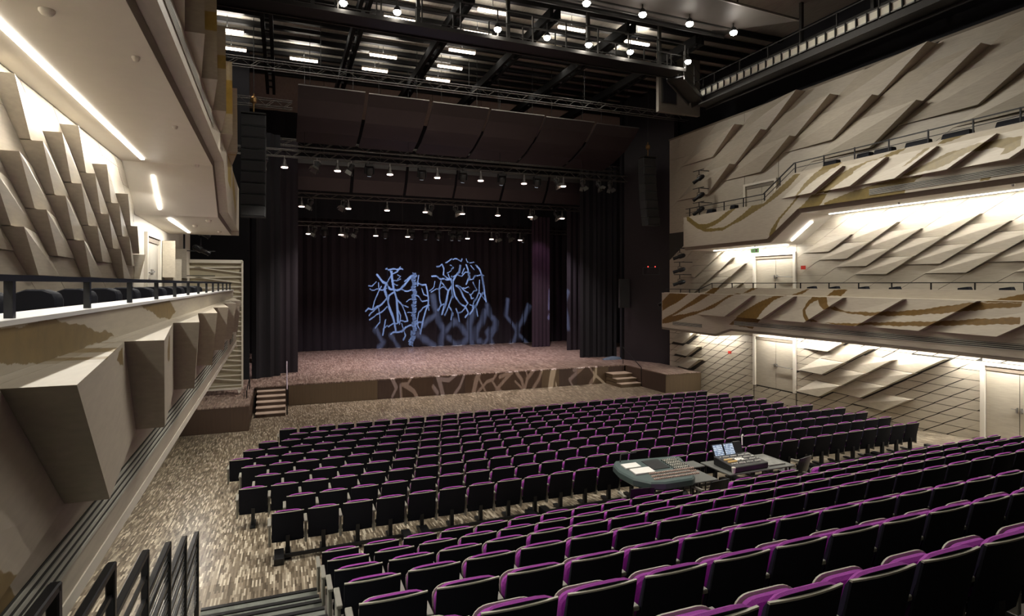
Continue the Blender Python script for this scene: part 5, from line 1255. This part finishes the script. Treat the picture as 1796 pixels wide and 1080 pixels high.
m = MB(); m.box(8.86, 9.1, 9.9, 9.93, c2z(9.9)+.06, c2z(9.9)+.085).box(8.86, 9.06, 10.02, 10.05, c2z(10)+.06, c2z(10)+.085).build('lit_strip', mat('amber_lit_strip', (.6, .4, .15), .5, emit=.5), c2)
MB().tube((9.7, 10.4, 1.05), (9.78, 10.5, 1.22), .01).lathe((9.78, 10.5, 1.22), [(.015, 0), (.025, .05)], 8, (.6, 0, .5)).build('gooseneck_lamp', m_paper, c2)
cp = thing('paper_cup', 'small white paper cup at the left corner of the screen console', 'cup', (8.78, 9.66, .74))
MB().lathe((8.78, 9.66, .742), [(.03, 0), (.042, .11)], 12).build('cup', m_paper, cp, smooth=True)
MB().lathe((8.78, 9.66, .852), [(.044, 0), (.044, .012), (.035, .02)], 12).build('lid', m_white, cp)
o = MB().box(9.85, 10.3, 9.75, 10.3, .742, .765).build('music_folder', mat('mottled_grey_folder', (.2, .2, .18), .6, noise=.6, nscale=12), origin=(10, 10, .742)); tag(o, 'open mottled grey folder on the right end of the long table', 'folder')
def chair(label, x, y, rz):
    t = thing('office_chair', label, 'chair', (x, y, zfloor(y)))
    t.rotation_euler = (0, 0, rz); p = MB
    def part(n_, mb, m): mb.build(n_, m, mesh_only=False, origin=(0, 0, 0)).parent = t
    part('backrest', arc_plate(MB(), -.24, .24, .5, .86, -.2, -.3, .03, .015, 6, .03), m_black)
    part('seat', MB().box(-.23, .23, -.2, .24, .42, .48), m_black)
    for s in (-1, 1): part('armrest', MB().box(s*.27-.025, s*.27+.025, -.1, .2, .62, .66).box(s*.27-.015, s*.27+.015, 0, .04, .45, .62), m_arm)
    part('column', MB().tube((0, 0, .08), (0, 0, .42), .03), m_steel)
    for i in range(5):
        a = 6.283*i/5; part('foot', MB().bar((0, 0, .1), (.28*math.cos(a), .28*math.sin(a), .05), .04, .03), m_black)
chair('black office chair with arms in front of the green console', 6.35, 9.6, -.15)
chair('black office chair facing away right of the long table', 10.75, 9.95, .25)
chair('black office chair tucked under the grey-topped table', 7.95, 9.42, .1)
o = MB().lathe((7.35, 9.52, 0), [(.2, 0), (.22, .2), (.18, .5), (.1, .62)], 12).build('mesh_bag', mat('dark_netting', (.05, .055, .05), .7, noise=.8, nscale=30, bump=1), origin=(7.35, 9.52, 0), smooth=True); tag(o, 'dark netting bag of cables under the green console edge', 'bag')
bo = thing('water_bottle', 'clear pale blue water bottle on the floor beside the desks', 'bottle', (8.3, 9.45, 0))
MB().lathe((8.3, 9.45, 0), [(.04, 0), (.04, .18), (.015, .23)], 10).build('bottle', m_blue, bo, smooth=True)
MB().lathe((8.3, 9.45, .23), [(.017, 0), (.017, .03)], 10).build('cap', m_white, bo)
